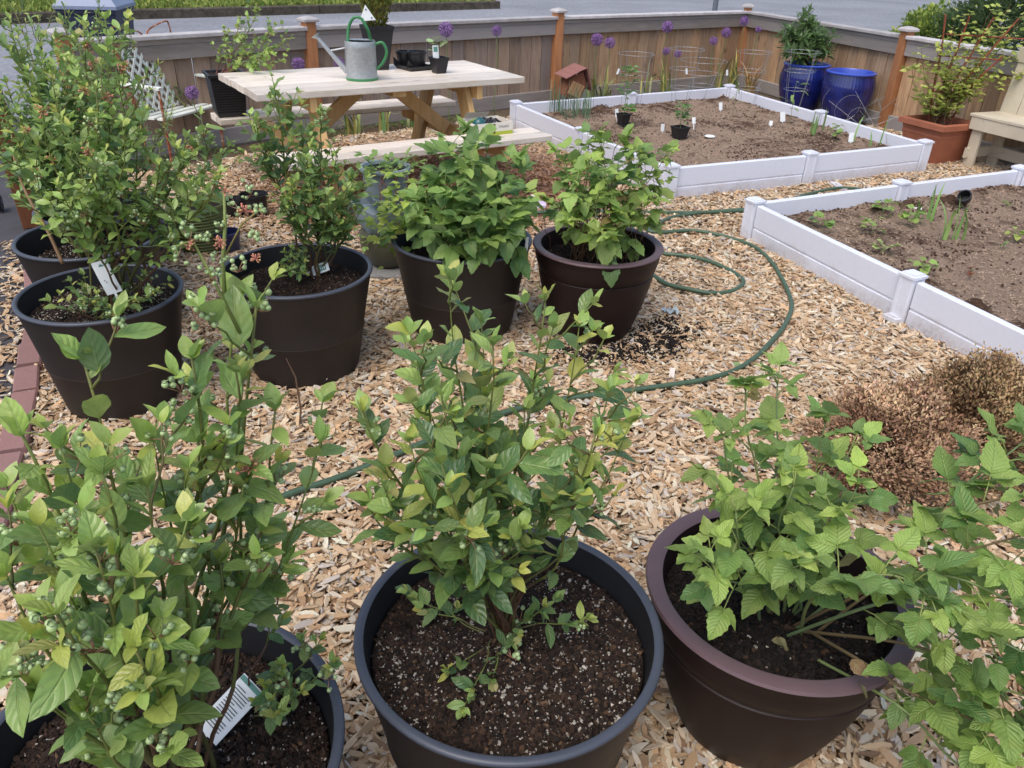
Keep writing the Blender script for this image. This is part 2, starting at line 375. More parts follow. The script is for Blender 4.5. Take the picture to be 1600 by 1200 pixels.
# ------------------------------------------------------------------ leaf shapes
def leaf_arrays(nx, ny, wfun, fold, droop, wave, serr=0.0, twist=0.0, seed=0):
    r = random.Random(seed); V = []; UV = []; Fc = []
    ph = r.uniform(0, 6)
    for j in range(ny + 1):
        v = j / ny; hw = wfun(v)
        for i in range(nx + 1):
            u = i / nx * 2 - 1
            e = 1.0
            if serr and abs(u) > .99 and 0 < j < ny: e = 1 + serr * (1 if j % 2 else -1)
            x = u * hw * e
            z = fold * abs(x) + droop * v * v + wave * math.sin(v * 9 + ph + (1.5 if u > 0 else 0)) * abs(u) * hw * 2
            y = v * (1 - .12 * abs(droop)) + (serr * .15 * abs(u) if serr else 0) * (1 - v)
            tw = twist * v; V.append((x * math.cos(tw) - z * math.sin(tw), y, z * math.cos(tw) + x * math.sin(tw)))
            UV.append((i / nx, v))
    for j in range(ny):
        for i in range(nx):
            a = j * (nx + 1) + i; Fc.append((a, a + 1, a + nx + 2, a + nx + 1))
    return np.array(V), np.array(UV), np.array(Fc)
def w_blue(v): return .235 * (math.sin(math.pi * min(1, max(0, v)) ** .92) ** .8) + .004
def w_blue2(v): return .27 * (math.sin(math.pi * v ** .85) ** .75) + .004
def w_blue3(v): return .195 * (math.sin(math.pi * v ** 1.05) ** .85) + .004
def w_blue4(v): return .305 * (math.sin(math.pi * v ** .88) ** .7) + .004
def w_rasp(v): return .36 * (math.sin(math.pi * v ** .72) ** .8) * (1 - .18 * v) + .006
def w_long(v): return .13 * (math.sin(math.pi * v ** .8) ** .8) + .004
def w_round(v): return .42 * (math.sin(math.pi * v ** .8) ** .6) + .006
def leafset(kind, n, wf, nx, ny, fold, serr=0.0):
    out = []
    for i in range(n):
        r = random.Random(i * 7 + len(kind))
        out.append(leaf_arrays(nx, ny, wf[i % len(wf)], r.uniform(*fold), r.uniform(-.55, .10), r.uniform(.03, .13), serr, r.uniform(-.55, .55), i))
    return out
LS = {
    'blue': leafset('blue', 12, [w_blue, w_blue2, w_blue3, w_blue4], 4, 6, (.05, .5)),
    'rasp': leafset('rasp', 8, [w_rasp], 4, 10, (.05, .3), .07),
    'small': leafset('small', 4, [w_blue], 2, 3, (.1, .5)),
    'srasp': leafset('srasp', 5, [w_rasp], 2, 5, (.1, .4), .1),
    'long': leafset('long', 5, [w_long], 2, 5, (.1, .5)),
    'round': leafset('round', 4, [w_round], 2, 4, (.1, .3)),
}
def leaf_meshes(kind, mt):
    out = []
    for V, UV, Fc in LS[kind]:
        me = bpy.data.meshes.new(kind + '_leaf'); me.from_pydata(V.tolist(), [], Fc.tolist())
        ul = me.uv_layers.new(name='UVMap'); ul.data.foreach_set('uv', UV[Fc.ravel()].astype(np.float32).ravel())
        me.polygons.foreach_set('use_smooth', [True] * len(Fc)); me.materials.append(M[mt]); out.append(me)
    return out
LM = {'blue': leaf_meshes('blue', 'leafB'), 'rasp': leaf_meshes('rasp', 'leafR')}

def leaf_matrix(p, d, size, roll=0.0, up=None):
    d = d.normalized(); up = up or Vector((0, 0, 1))
    s = d.cross(up)
    if s.length < 1e-3: s = d.cross(Vector((1, 0, 0)))
    s.normalize(); n_ = s.cross(d)
    R = Matrix((s, d, n_)).transposed() @ Matrix.Rotation(roll, 3, 'Y')
    return R, p, size
def leaves_mesh(name, leaves, kind, mt, parent, origin):
    """all leaves as one mesh part"""
    if not leaves: return None
    Vs = []; Fs = []; Us = []; Cs = []; o = 0; sets = LS[kind]
    for (R, p, s, tint) in leaves:
        V, UV, Fc = sets[random.randrange(len(sets))]
        A = np.array(R) * s
        Vs.append(V @ A.T + np.array(p - origin)); Fs.append(Fc + o); Us.append(UV[Fc.ravel()]); Cs.append(np.tile(np.array([*tint, 1.0]), (Fc.size, 1))); o += len(V)
    V = np.concatenate(Vs).astype(np.float32); Fc = np.concatenate(Fs).astype(np.int32)
    me = bpy.data.meshes.new(name); me.vertices.add(len(V)); me.vertices.foreach_set('co', V.ravel())
    me.loops.add(Fc.size); me.loops.foreach_set('vertex_index', Fc.ravel())
    me.polygons.add(len(Fc)); me.polygons.foreach_set('loop_start', np.arange(0, Fc.size, 4, dtype=np.int32))
    me.polygons.foreach_set('use_smooth', np.ones(len(Fc), dtype=bool))
    me.update(calc_edges=True)
    ul = me.uv_layers.new(name='UVMap'); ul.data.foreach_set('uv', np.concatenate(Us).astype(np.float32).ravel())
    ca = me.color_attributes.new('tint', 'FLOAT_COLOR', 'CORNER'); ca.data.foreach_set('color', np.concatenate(Cs).astype(np.float32).ravel())
    me.materials.append(M[mt])
    o_ = bpy.data.objects.new(name, me); C.objects.link(o_)
    if parent is not None: o_.parent = parent
    return o_
def place_leaves(root, leaves, kind, stuffmat, limit=290):
    """the leaves that show largest become leaf objects, the rest one mass"""
    def key(L):
        q = pix(L[1])
        if q is None or not (-60 < q[0] < 1660 and -60 < q[1] < 1260): return -1
        return L[2] / (L[1] - CAM).length
    leaves = sorted(leaves, key=key, reverse=True)
    org = root.location
    for (R, p, s, tint) in leaves[:limit]:
        o = bpy.data.objects.new('leaf', random.choice(LM[kind])); C.objects.link(o); o.parent = root
        mm = (R * s).to_4x4(); mm.translation = p - org; o.matrix_local = mm; o.color = (*tint, 1)
    rest = leaves[limit:]
    if rest:
        o = leaves_mesh('foliage', rest, kind, stuffmat, root, org); o['kind'] = 'stuff'
def jit(c, a=.18):
    k_ = 1 + random.uniform(-a, a); return tuple(min(1, max(0.003, x * k_ * (1 + random.uniform(-a, a) * .35))) for x in c)
def lerp3(a, b, t): return tuple(a[i] * (1 - t) + b[i] * t for i in range(3))
MATURE = lin(100, 133, 82); YOUNG = lin(168, 194, 104); YELLOW = lin(204, 196, 96); RED = lin(172, 132, 100); DEEP = lin(60, 98, 62)

# ------------------------------------------------------------------ scatter by geometry nodes
def scatter(name, pts, rots, scls, idx, tints, srcs, parent=None):
    n = len(pts); me = bpy.data.meshes.new(name); me.vertices.add(n)
    off = np.array(parent.location) if parent is not None else np.zeros(3)
    me.vertices.foreach_set('co', (np.asarray(pts) - off).astype(np.float32).ravel())
    for nm, ty, arr, key in (('rot', 'FLOAT_VECTOR', rots, 'vector'), ('scl', 'FLOAT_VECTOR', scls, 'vector')):
        a = me.attributes.new(nm, ty, 'POINT'); a.data.foreach_set(key, np.asarray(arr, dtype=np.float32).ravel())
    a = me.attributes.new('idx', 'INT', 'POINT'); a.data.foreach_set('value', np.asarray(idx, dtype=np.int32))
    a = me.attributes.new('tint', 'FLOAT_COLOR', 'POINT'); t4 = np.ones((n, 4), dtype=np.float32); t4[:, :3] = tints; a.data.foreach_set('color', t4.ravel())
    o = bpy.data.objects.new(name, me); C.objects.link(o)
    if parent is not None: o.parent = parent
    g = bpy.data.node_groups.new(name + '_nodes', 'GeometryNodeTree')
    g.interface.new_socket('Geometry', in_out='INPUT', socket_type='NodeSocketGeometry'); g.interface.new_socket('Geometry', in_out='OUTPUT', socket_type='NodeSocketGeometry')
    gi = g.nodes.new('NodeGroupInput'); go = g.nodes.new('NodeGroupOutput'); ip = g.nodes.new('GeometryNodeInstanceOnPoints')
    jn = g.nodes.new('GeometryNodeJoinGeometry')
    for s in srcs:
        oi = g.nodes.new('GeometryNodeObjectInfo'); oi.inputs['Object'].default_value = s; oi.inputs['As Instance'].default_value = True
        g.links.new(oi.outputs['Geometry'], jn.inputs[0])
    def na(nm, dt):
        q = g.nodes.new('GeometryNodeInputNamedAttribute'); q.data_type = dt; q.inputs['Name'].default_value = nm; return q.outputs['Attribute']
    g.links.new(gi.outputs[0], ip.inputs['Points']); g.links.new(jn.outputs[0], ip.inputs['Instance'])
    ip.inputs['Pick Instance'].default_value = True
    g.links.new(na('idx', 'INT'), ip.inputs['Instance Index']); g.links.new(na('rot', 'FLOAT_VECTOR'), ip.inputs['Rotation']); g.links.new(na('scl', 'FLOAT_VECTOR'), ip.inputs['Scale'])
    g.links.new(ip.outputs[0], go.inputs[0])
    md = o.modifiers.new('scatter', 'NODES'); md.node_group = g
    o['kind'] = 'stuff'
    return o
def src(name, V, F_, mt, smooth=False):
    me = bpy.data.meshes.new(name); me.from_pydata([tuple(v) for v in V], [], F_); me.materials.append(mt)
    if smooth: me.polygons.foreach_set('use_smooth', [True] * len(me.polygons))
    return bpy.data.objects.new(name, me)
def chip_src(seed):
    r = random.Random(seed); V = []
    secs = [(-.5, r.uniform(.15, .8)), (-.18, r.uniform(.8, 1.1)), (.22, r.uniform(.75, 1.1)), (.5, r.uniform(.1, .7))]
    bend = r.uniform(-.12, .12)
    for x, w_ in secs:
        dx = [r.uniform(-.06, .06) for _ in range(4)]; zz = bend * (1 - (2 * x) ** 2)
        for q, (a, b) in enumerate(((-1, -1), (1, -1), (1, 1), (-1, 1))):
            V.append((x + dx[q], a * .5 * w_ + r.uniform(-.08, .08), b * .5 * r.uniform(.6, 1) + zz * 3))
    F_ = [(0, 3, 2, 1), (12, 13, 14, 15)]
    for j in range(3):
        for k_ in range(4): F_.append((j * 4 + k_, j * 4 + (k_ + 1) % 4, (j + 1) * 4 + (k_ + 1) % 4, (j + 1) * 4 + k_))
    return src('wood_chip_piece', V, F_, M['chip'])
CHIPS = [chip_src(i) for i in range(7)]
def lump_src(seed, mt, ir=.25):
    r = random.Random(seed); b = MB(); b.ball((0, 0, 0), .5, 6, 4)
    V = [(v[0] * (1 + r.uniform(-ir, ir)), v[1] * (1 + r.uniform(-ir, ir)), v[2] * (1 + r.uniform(-ir, ir))) for v in b.v]
    return src('crumb_piece', V, b.f, mt)
CRUMBS = [lump_src(i, M['crumb']) for i in range(4)] + [chip_src(20 + i) for i in range(2)]

# ------------------------------------------------------------------ THE SETTING
def sheet(name, poly, z, mt, label=None):
    b = MB(); b.add([(p[0], p[1], z) for p in poly], [tuple(range(len(poly)))]); o = b.build(name, mt); o['kind'] = 'structure'; return o
sheet('ground', [(-70, -30), (70, -30), (70, 110), (-70, 110)], -0.02, M['earth'])
# fence corner posts (ground points under the rail ends)
FH = .84
def gp(px, py, z=FH): p = G(px, py, z); return Vector((p.x, p.y, 0))
fA = gp(96, 66); fB = gp(481, 43.5); fC = gp(871, 27.5); fD = gp(1168, 18.5); fE = Vector((3.6, 8.1, 0))
fF = fE + (fE - fD).normalized() * 2.6
sheet('driveway', [(-12, -3), (G(5, 1000).x, -3), (-1.42, 1.7), (-2.1, 3.0), (-2.75, 4.3), (fA.x - .1, fA.y - .1), (-3.6, 7), (-9, 9)], -.006, M['drive'])
r0 = Vector((-40, -9)); 
sheet('road', [(-50, fA.y - 8), (fA.x - .5, fA.y + .6), (fB.x - .2, fB.y + .4), (fC.x, fC.y + .5), (fD.x + .3, fD.y + .5), (fF.x + 1.2, fF.y - .5), (60, 0), (60, 100), (-60, 100)], -.010, M['road'])
k0, k1, k2, k3 = G(-200, 45), G(200, 30), G(500, 21), G(782, 13)
kerb_pts = [k0 + (k0 - k1), k0, k1, k2, k3]
b = MB(); b2 = MB()
for a, c in zip(kerb_pts[:-1], kerb_pts[1:]):
    a = Vector((a.x, a.y, 0)); c = Vector((c.x, c.y, 0)); t = (c - a).normalized(); nrm = Vector((-t.y, t.x, 0))
    L = (c - a).length; n = max(1, int(L / 2.4))
    for i in range(n):
        p = a + t * (L * i / n + .01); q = a + t * (L * (i + 1) / n - .01)
        b.beam(p + nrm * .09 + Vector((0, 0, .06)), q + nrm * .09 + Vector((0, 0, .06)), .18, .2, ch=.02)
ko = b.build('kerb', M['kerb']); ko['kind'] = 'structure'
nrm = Vector((-(k3 - k2).y, (k3 - k2).x, 0)).normalized()
gl = [Vector((p.x, p.y, 0)) + nrm * .18 for p in kerb_pts]
sheet('lawn', [(p.x, p.y) for p in gl] + [(gl[-1].x + nrm.x * 30, gl[-1].y + nrm.y * 30), (-60, 60)], .15, M['lawn'])
# tufts along the lawn edge
P = []; 
for a, c in zip(gl[:-1], gl[1:]):
    for i in range(2600):
        t = random.random(); s = random.random() ** 1.6 * 7; p = a + (c - a) * t + nrm * s; P.append((p.x, p.y, .15))
P = np.array(P); n = len(P)
blade = src('tuft_piece', [(-.5, 0, 0), (.5, 0, 0), (.15, .3, 1), (-.1, -.5, 0), (.1, .5, 0), (-.3, 0, .9)], [(0, 1, 2), (3, 4, 5)], M['crumb'])
tt = np.array([jit(lerp3(lin(104, 132, 56), lin(168, 176, 96), random.random()), .2) for _ in range(n)])
o = scatter('lawn_grass', P, np.c_[np.zeros(n), np.zeros(n), rng.uniform(0, 6, n)], np.c_[rng.uniform(.04, .1, n), rng.uniform(.04, .1, n), rng.uniform(.03, .10, n)], np.zeros(n), tt, [blade])
tag(o, 'short green lawn grass growing behind the mossy kerb', 'grass')

# yard surface: chip ground
yard = [(-1.30, -1.0), (-1.42, 1.7), (-2.0, 2.93), (-2.62, 4.3), (fA.x + .1, fA.y - .3), (fB.x, fB.y - .25), (fC.x, fC.y - .2), (fD.x, fD.y - .2), (fE.x, fE.y), (fF.x, fF.y), (fF.x, -1.0)]
sheet('yard_ground', yard, .0, M['chipbed'])
def inpoly(X, Y, poly):
    ins = np.zeros(len(X), bool); j = len(poly) - 1
    for i in range(len(poly)):
        xi, yi = poly[i][0], poly[i][1]; xj, yj = poly[j][0], poly[j][1]
        cnd = ((yi > Y) != (yj > Y)) & (X < (xj - xi) * (Y - yi) / (yj - yi + 1e-12) + xi); ins ^= cnd; j = i
    return ins
# soil border along the back fence
off = (fC - fB).normalized(); nn = Vector((off.y, -off.x, 0))
border = [fA + nn * .05 + Vector((.1, 0, 0)), fA + nn * .32 + Vector((.3, .1, 0)), fB + nn * .38, fC + nn * .42, fD + Vector((.2, -.9, 0)), fE + Vector((-.75, .1, 0)), fE + Vector((-.1, 0, 0)), fD + Vector((0, -.1, 0)), fC + nn * .05, fB + nn * .05]
sheet('border_soil', [(p.x, p.y) for p in border], .004, M['earth'])

# raised bed corners
BH = .235
bed1 = dict(FL=gp(1049, 261, BH), FM=gp(1266, 241, BH), FR=gp(1446, 223, BH), RM=gp(1282, 176, BH), BR=gp(1140, 135.5, BH), BL=gp(806, 161, BH))
bed1['LM'] = (bed1['FL'] + bed1['BL']) / 2; bed1['BM'] = (bed1['BL'] + bed1['BR']) / 2
bed2 = dict(FL=gp(1180, 316, BH), M1=gp(1409, 287, BH), M2=gp(1595, 264, BH), S1=gp(1426, 433, BH))
dS = (bed2['S1'] - bed2['FL']); bed2['S2'] = bed2['S1'] + dS * .98
dA = (bed2['M2'] - bed2['M1']).normalized()
bed2['R1'] = bed2['M2'] + dS; bed2['R2'] = bed2['M2'] + dS * 2; bed2['Q'] = bed2['S2'] + dA * 1.2
poly1 = [bed1[k_] for k_ in ('FL', 'FM', 'FR', 'RM', 'BR', 'BL')]; poly2 = [bed2[k_] for k_ in ('FL', 'M1', 'M2', 'R2', 'Q', 'S2')]

POTS = []   # (x, y, r at ground) for the chip mask
def chip_field():
    # thick layer of shredded wood, several chips deep
    area = (-2.9, 4.6, .1, 8.2)
    n = 520000
    X = rng.uniform(area[0], area[1], n); Y = rng.uniform(area[2], area[3], n)
    keep = inpoly(X, Y, [(p[0], p[1]) for p in yard])
    # in or near the view only
    d = np.c_[X, Y, np.zeros(n)] - np.array(CAM); zz = d @ np.array(Fv); px = 800 + FPX * (d @ np.array(Rv)) / zz; py = 600 - FPX * (d @ np.array(Uv)) / zz
    keep &= (zz > .3) & (px > -260) & (px < 1860) & (py < 1420)
    keep &= ~inpoly(X, Y, [(p.x, p.y) for p in poly1]) & ~inpoly(X, Y, [(p.x, p.y) for p in poly2]) & ~inpoly(X, Y, [(p.x, p.y) for p in border])
    keep &= rng.random(n) < np.where(Y > 4.2, .62, 1.0)
    for cx, cy, r in POTS: keep &= (X - cx) ** 2 + (Y - cy) ** 2 > (r - .03) ** 2
    X = X[keep]; Y = Y[keep]
    # a few spilt over the bricks onto the driveway
    m = 800; t = rng.random(m); ey = .95 + t * 3.2; ex = np.interp(ey, [.95, 1.7, 2.5, 3.05, 3.75, 4.3], [-1.36, -1.47, -1.80, -2.07, -2.45, -2.7]) - .06 - np.abs(rng.normal(0, .075, m))
    sx = np.r_[ex]; sy = np.r_[ey]
    X = np.r_[X, sx]; Y = np.r_[Y, sy]; n = len(X)
    Lc = np.clip(rng.lognormal(math.log(.031), .46, n), .008, .085); Wc = np.clip(Lc * rng.uniform(.15, .48, n), .0045, .019); Tc = rng.uniform(.002, .006, n)
    Z = rng.uniform(0.0, .028, n) + .010 * np.array([noise.noise(Vector((x * 3, y * 3, 0))) for x, y in zip(X, Y)])
    Z[-m:] = rng.uniform(-.002, .006, m); Z = np.maximum(Z, .001)
    rots = np.c_[rng.normal(0, .42, n), rng.normal(0, .26, n), rng.uniform(0, 6.28, n)]
    pal = np.array([lin(240, 216, 184), lin(230, 200, 164), lin(220, 188, 150), lin(244, 228, 204), lin(208, 172, 132), lin(214, 202, 190), lin(196, 160, 124), lin(156, 124, 98), lin(230, 190, 148)])
    pr_ = np.array([.2, .18, .15, .13, .11, .08, .07, .03, .05])
    T = pal[rng.choice(len(pal), n, p=pr_)] * rng.uniform(.78, 1.12, (n, 1))
    # darker, redder chips under and around the picnic table
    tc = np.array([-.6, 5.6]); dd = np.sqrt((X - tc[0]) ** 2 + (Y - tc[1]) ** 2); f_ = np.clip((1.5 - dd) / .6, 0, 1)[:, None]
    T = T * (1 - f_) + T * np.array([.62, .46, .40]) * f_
    T = np.clip(T, .01, .9)
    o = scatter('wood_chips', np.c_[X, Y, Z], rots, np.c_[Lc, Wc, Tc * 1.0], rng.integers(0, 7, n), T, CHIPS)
    tag(o, 'thick layer of pale shredded wood chips covering the yard', 'wood chips')
    print('chips', n)

# ------------------------------------------------------------------ FENCE
def fence():
    root = thing('wooden_fence', fC, 'weathered cedar board fence with orange stained posts running along the road', 'fence')
    posts = [fA, fB, fC, fD, fE, fF]
    for i in range(5):
        a, c = posts[i], posts[i + 1]; t = (c - a).normalized(); inn = Vector((t.y, -t.x, 0))
        L = (c - a).length; n = int(round((L - .1) / .138)); st = (L - .1) / n
        for k_ in range(n):
            ctr = a + t * (.05 + st * (k_ + .5)); b = MB()
            jz = random.uniform(-.004, .004); o_ = inn * (-.012 + (k_ % 2) * -.004)
            b.beam(ctr + o_ + Vector((0, 0, .10)), ctr + o_ + Vector((0, 0, FH - .06)) + t * jz, st - random.uniform(.004, .010), .018, up=inn, ch=.002)
            b.build('board', M['picket'] if i < 2 else M['picketwarm'], root)
        e0, e1 = a + t * .046, c - t * .046
        b = MB(); b.beam(e0 + inn * .022 + Vector((0, 0, FH - .105)), e1 + inn * .022 + Vector((0, 0, FH - .105)), .03, .105, ch=.003); b.build('rail', M['rail'], root)
        b = MB(); b.beam(e0 + inn * .030 + Vector((0, 0, FH - .034)), e1 + inn * .030 + Vector((0, 0, FH - .034)), .022, .036, ch=.002); b.build('trim_strip', M['rail'], root)
        b = MB(); b.beam(e0 + Vector((0, 0, FH)), e1 + Vector((0, 0, FH)), .135, .03, ch=.004); b.build('cap_rail', M['cap'], root)
        b = MB(); b.beam(e0 + inn * .016 + Vector((0, 0, .075)), e1 + inn * .016 + Vector((0, 0, .075)), .036, .135, ch=.004); b.build('kickboard', M['rail'], root)
        b = MB(); b.beam(e0 + inn * -.045 + Vector((0, 0, .3)), e1 + inn * -.045 + Vector((0, 0, .3)), .038, .085, ch=.004); b.build('back_rail', M['rail'], root)
    for i, p in enumerate(posts):
        t = ((posts[min(i + 1, 5)] - posts[max(i - 1, 0)])).normalized()
        b = MB(); inn = Vector((t.y, -t.x, 0)); pp = p + inn * .012
        b.beam(pp, pp + Vector((0, 0, FH + .045)), .092, .092, up=inn, ch=.004); po = b.build('post', M['stainpost'], root)
        R = Matrix((t, Vector((-t.y, t.x, 0)), Vector((0, 0, 1)))).transposed(); b = MB(); z = FH + .046
        h = .068
        vs = []
        for s_, zz in ((.8, 0), (1, .006), (1, .022), (.72, .036), (.2, .046)):
            for u, v in ((-1, -1), (1, -1), (1, 1), (-1, 1)): vs.append(R @ Vector((u * h * s_, v * h * s_, 0)) + pp + Vector((0, 0, z + zz)))
        fs = [(j * 4 + q, j * 4 + (q + 1) % 4, (j + 1) * 4 + (q + 1) % 4, (j + 1) * 4 + q) for j in range(4) for q in range(4)] + [(3, 2, 1, 0), (16, 17, 18, 19)]
        b.add(vs, fs); b.build('post_cap', M['cap'], root)
fence()
# stained post standing alone by the driveway
pb = G(51, 352); root = thing('wooden_post', (pb.x - .0, pb.y, 0), 'brown stained wooden post standing at the driveway edge behind the dark pots', 'post')
b = MB(); b.beam(root.location, root.location + Vector((-.02, -.01, .95)), .1, .1, up=(.5, -.85, 0), ch=.005); b.build('post_shaft', M['brownpost'], root)
b = MB(); b.box(root.location + Vector((-.02, -.01, .965)), (.13, .13, .03), rotz(.5)); b.build('post_cap', M['cap'], root)

# brick edging
bp = [Vector((-1.36, .95, 0)), Vector((-1.47, 1.7, 0)), Vector((-1.80, 2.5, 0)), Vector((-2.07, 3.05, 0)), Vector((-2.45, 3.75, 0))]
root = thing('brick_edging', bp[2], 'row of red concrete pavers edging the wood chips beside the driveway', 'edging')
for a, c in zip(bp[:-1], bp[1:]):
    L = (c - a).length; n = round(L / .205); t = (c - a).normalized(); 
    for i in range(n):
        p = a + t * (L / n) * (i + .5) + Vector((random.uniform(-.006, .006), 0, .012 + random.uniform(-.006, .006)))
        tt_ = rotz(random.uniform(-.04, .04)) @ t; b = MB(); b.beam(p - tt_ * .097, p + tt_ * .097, .085, .06, ch=.006, up=(random.uniform(-.04, .04), 0, 1)); b.build('brick', M['brick'], root)

# ------------------------------------------------------------------ RAISED BEDS
def raised_bed(bed, sides, posts, poly, label, seed):
    root = thing('raised_bed', sum(poly, Vector()) / len(poly), label, 'raised bed', 'white vinyl raised beds')
    cen = root.location
    for a, c in sides:
        a, c = bed[a], bed[c]; t = (c - a).normalized()
        for z0, z1 in ((-.03, BH - .141), (BH - .135, BH - .005)):
            b = MB(); b.beam(a + t * .05 + Vector((0, 0, (z0 + z1) / 2)), c - t * .05 + Vector((0, 0, (z0 + z1) / 2)), .038, z1 - z0, ch=.005); b.build('panel_board', M['vinyl'], root)
        b = MB(); b.beam(a + t * .05 + Vector((0, 0, BH - .138)), c - t * .05 + Vector((0, 0, BH - .138)), .030, .012, ch=.001); b.build('panel_joint', M['vinyl'], root)
    dirx = (bed[sides[0][1]] - bed[sides[0][0]]).normalized(); diry = Vector((-dirx.y, dirx.x, 0))
    for k_ in posts:
        p = bed[k_]; b = MB(); hw = .05
        # fluted post: two proud ribs with a groove on each face
        b.beam(p + Vector((0, 0, -.02)), p + Vector((0, 0, BH + .005)), .066, .066, up=diry, ch=.004)
        for s_ in (-1, 1):
            b.beam(p + dirx * .028 * s_ + Vector((0, 0, -.02)), p + dirx * .028 * s_ + Vector((0, 0, BH + .004)), .024, .083, up=diry, ch=.004)
            b.beam(p + diry * .028 * s_ + Vector((0, 0, -.02)), p + diry * .028 * s_ + Vector((0, 0, BH + .003)), .083, .024, up=diry, ch=.004)
        po = b.build('corner_post', M['vinyl'], root)
        b = MB(); R = Matrix((dirx, diry, Vector((0, 0, 1)))).transposed()
        b.box(p + Vector((0, 0, BH + .010)), (.092, .092, .012), R); b.box(p + Vector((0, 0, BH + .019)), (.07, .07, .008), R); b.build('post_cap', M['vinyl'], root)
    # soil: grid mapped onto the quad
    q = [poly[0], poly[2], poly[3] if len(poly) == 6 and seed == 2 else poly[4], poly[5]]
    N = 110; b = MB(); vs = []; cols = []
    for j in range(N + 1):
        for i in range(N + 1):
            u, v = i / N, j / N
            p = (q[0] * (1 - u) + q[1] * u) * (1 - v) + (q[3] * (1 - u) + q[2] * u) * v
            e = min(u, 1 - u, v, 1 - v); 
            z = .135 + .018 * noise.noise(Vector((p.x * 3, p.y * 3, seed))) + .012 * noise.noise(Vector((p.x * 11, p.y * 11, seed))) + .010 * noise.noise(Vector((p.x * 30, p.y * 30, seed)))
            lump = max(0, noise.noise(Vector((p.x * 7, p.y * 7, 9 + seed))) ) * max(0, 1 - abs(e - .07) / .06)
            z += lump * .09
            vs.append((p.x, p.y, z)); cols.append(min(1, max(0, lump * 5)))
    for j in range(N):
        for i in range(N):
            a = j * (N + 1) + i; cc = cols[a]; b.add([], [], None); b.f.append([a, a + 1, a + N + 2, a + N + 1]); b.mi.append(0); b.c.append((cc, cc, cc))
    b.v = vs; so = b.build('bed_soil', M['bedsoil'], root, smooth=True); so['kind'] = 'stuff'
    # fibre mulch and clods
    n = 15000; u = rng.random(n); v = rng.random(n)
    Q = [np.array(x) for x in q]; P = (Q[0] * (1 - u)[:, None] + Q[1] * u[:, None]) * (1 - v)[:, None] + (Q[3] * (1 - u)[:, None] + Q[2] * u[:, None]) * v[:, None]
    for k_ in range(n):
        i = min(N, int(u[k_] * N)); j = min(N, int(v[k_] * N)); P[k_, 2] = vs[j * (N + 1) + i][2] + .002
    dk = np.array([noise.noise(Vector((p[0] * 2.5, p[1] * 2.5, 4))) for p in P]); e = np.minimum(np.minimum(u, 1 - u), np.minimum(v, 1 - v))
    isd = (rng.random(n) < np.where((dk > .22) | (e < .035), .55, .06))
    T = np.where(isd[:, None], np.array(lin(80, 58, 46)), np.array(lin(184, 160, 138))) * rng.uniform(.6, 1.3, (n, 1))
    idx = np.where(isd, rng.integers(0, 4, n), rng.integers(4, 6, n))
    s1 = np.where(isd, rng.uniform(.005, .017, n), rng.uniform(.010, .028, n)); sc = np.c_[s1, np.where(isd, s1 * .8, s1 * .25), np.where(isd, s1 * .7, .002)]
    ms = scatter('soil_crumbs', P, np.c_[rng.normal(0, .3, n), rng.normal(0, .3, n), rng.uniform(0, 6, n)], sc, idx, np.clip(T, .01, .8), CRUMBS, root)
    return root
raised_bed(bed1, [('FL', 'FM'), ('FM', 'FR'), ('FR', 'RM'), ('RM', 'BR'), ('BR', 'BM'), ('BM', 'BL'), ('BL', 'LM'), ('LM', 'FL')], ['FL', 'FM', 'FR', 'RM', 'BR', 'BM', 'BL', 'LM'], poly1, 'white vinyl raised bed by the back fence, holding wire cages and potted seedlings', 1)
raised_bed(bed2, [('FL', 'M1'), ('M1', 'M2'), ('M2', 'R1'), ('R1', 'R2'), ('FL', 'S1'), ('S1', 'S2'), ('S2', 'Q')], ['FL', 'M1', 'M2', 'R1', 'S1', 'S2', 'Q'], poly2, 'nearer white vinyl raised bed at the right, with corn seedlings in bare soil', 2)
# plastic foot plate lying by the nearer bed, and a white strip between the beds
p = G(1397, 506); root = thing('plastic_plate', (p.x, p.y, .02), 'small white square plastic plate lying against the nearer raised bed', 'plate'); b = MB(); b.box(p + Vector((0, 0, .035)), (.1, .08, .02), rotz(.5)); b.box(p + Vector((0, 0, .048)), (.07, .05, .008), rotz(.5)); b.build('plate', M['vinyl'], root)
p = G(1308, 290); root = thing('plastic_strip', (p.x, p.y, .02), 'white plastic strip lying on the chips between the two raised beds', 'strip'); b = MB(); b.beam(G(1302, 285, .03), G(1318, 296, .028), .06, .015, ch=.003); b.build('strip', M['vinyl'], root)

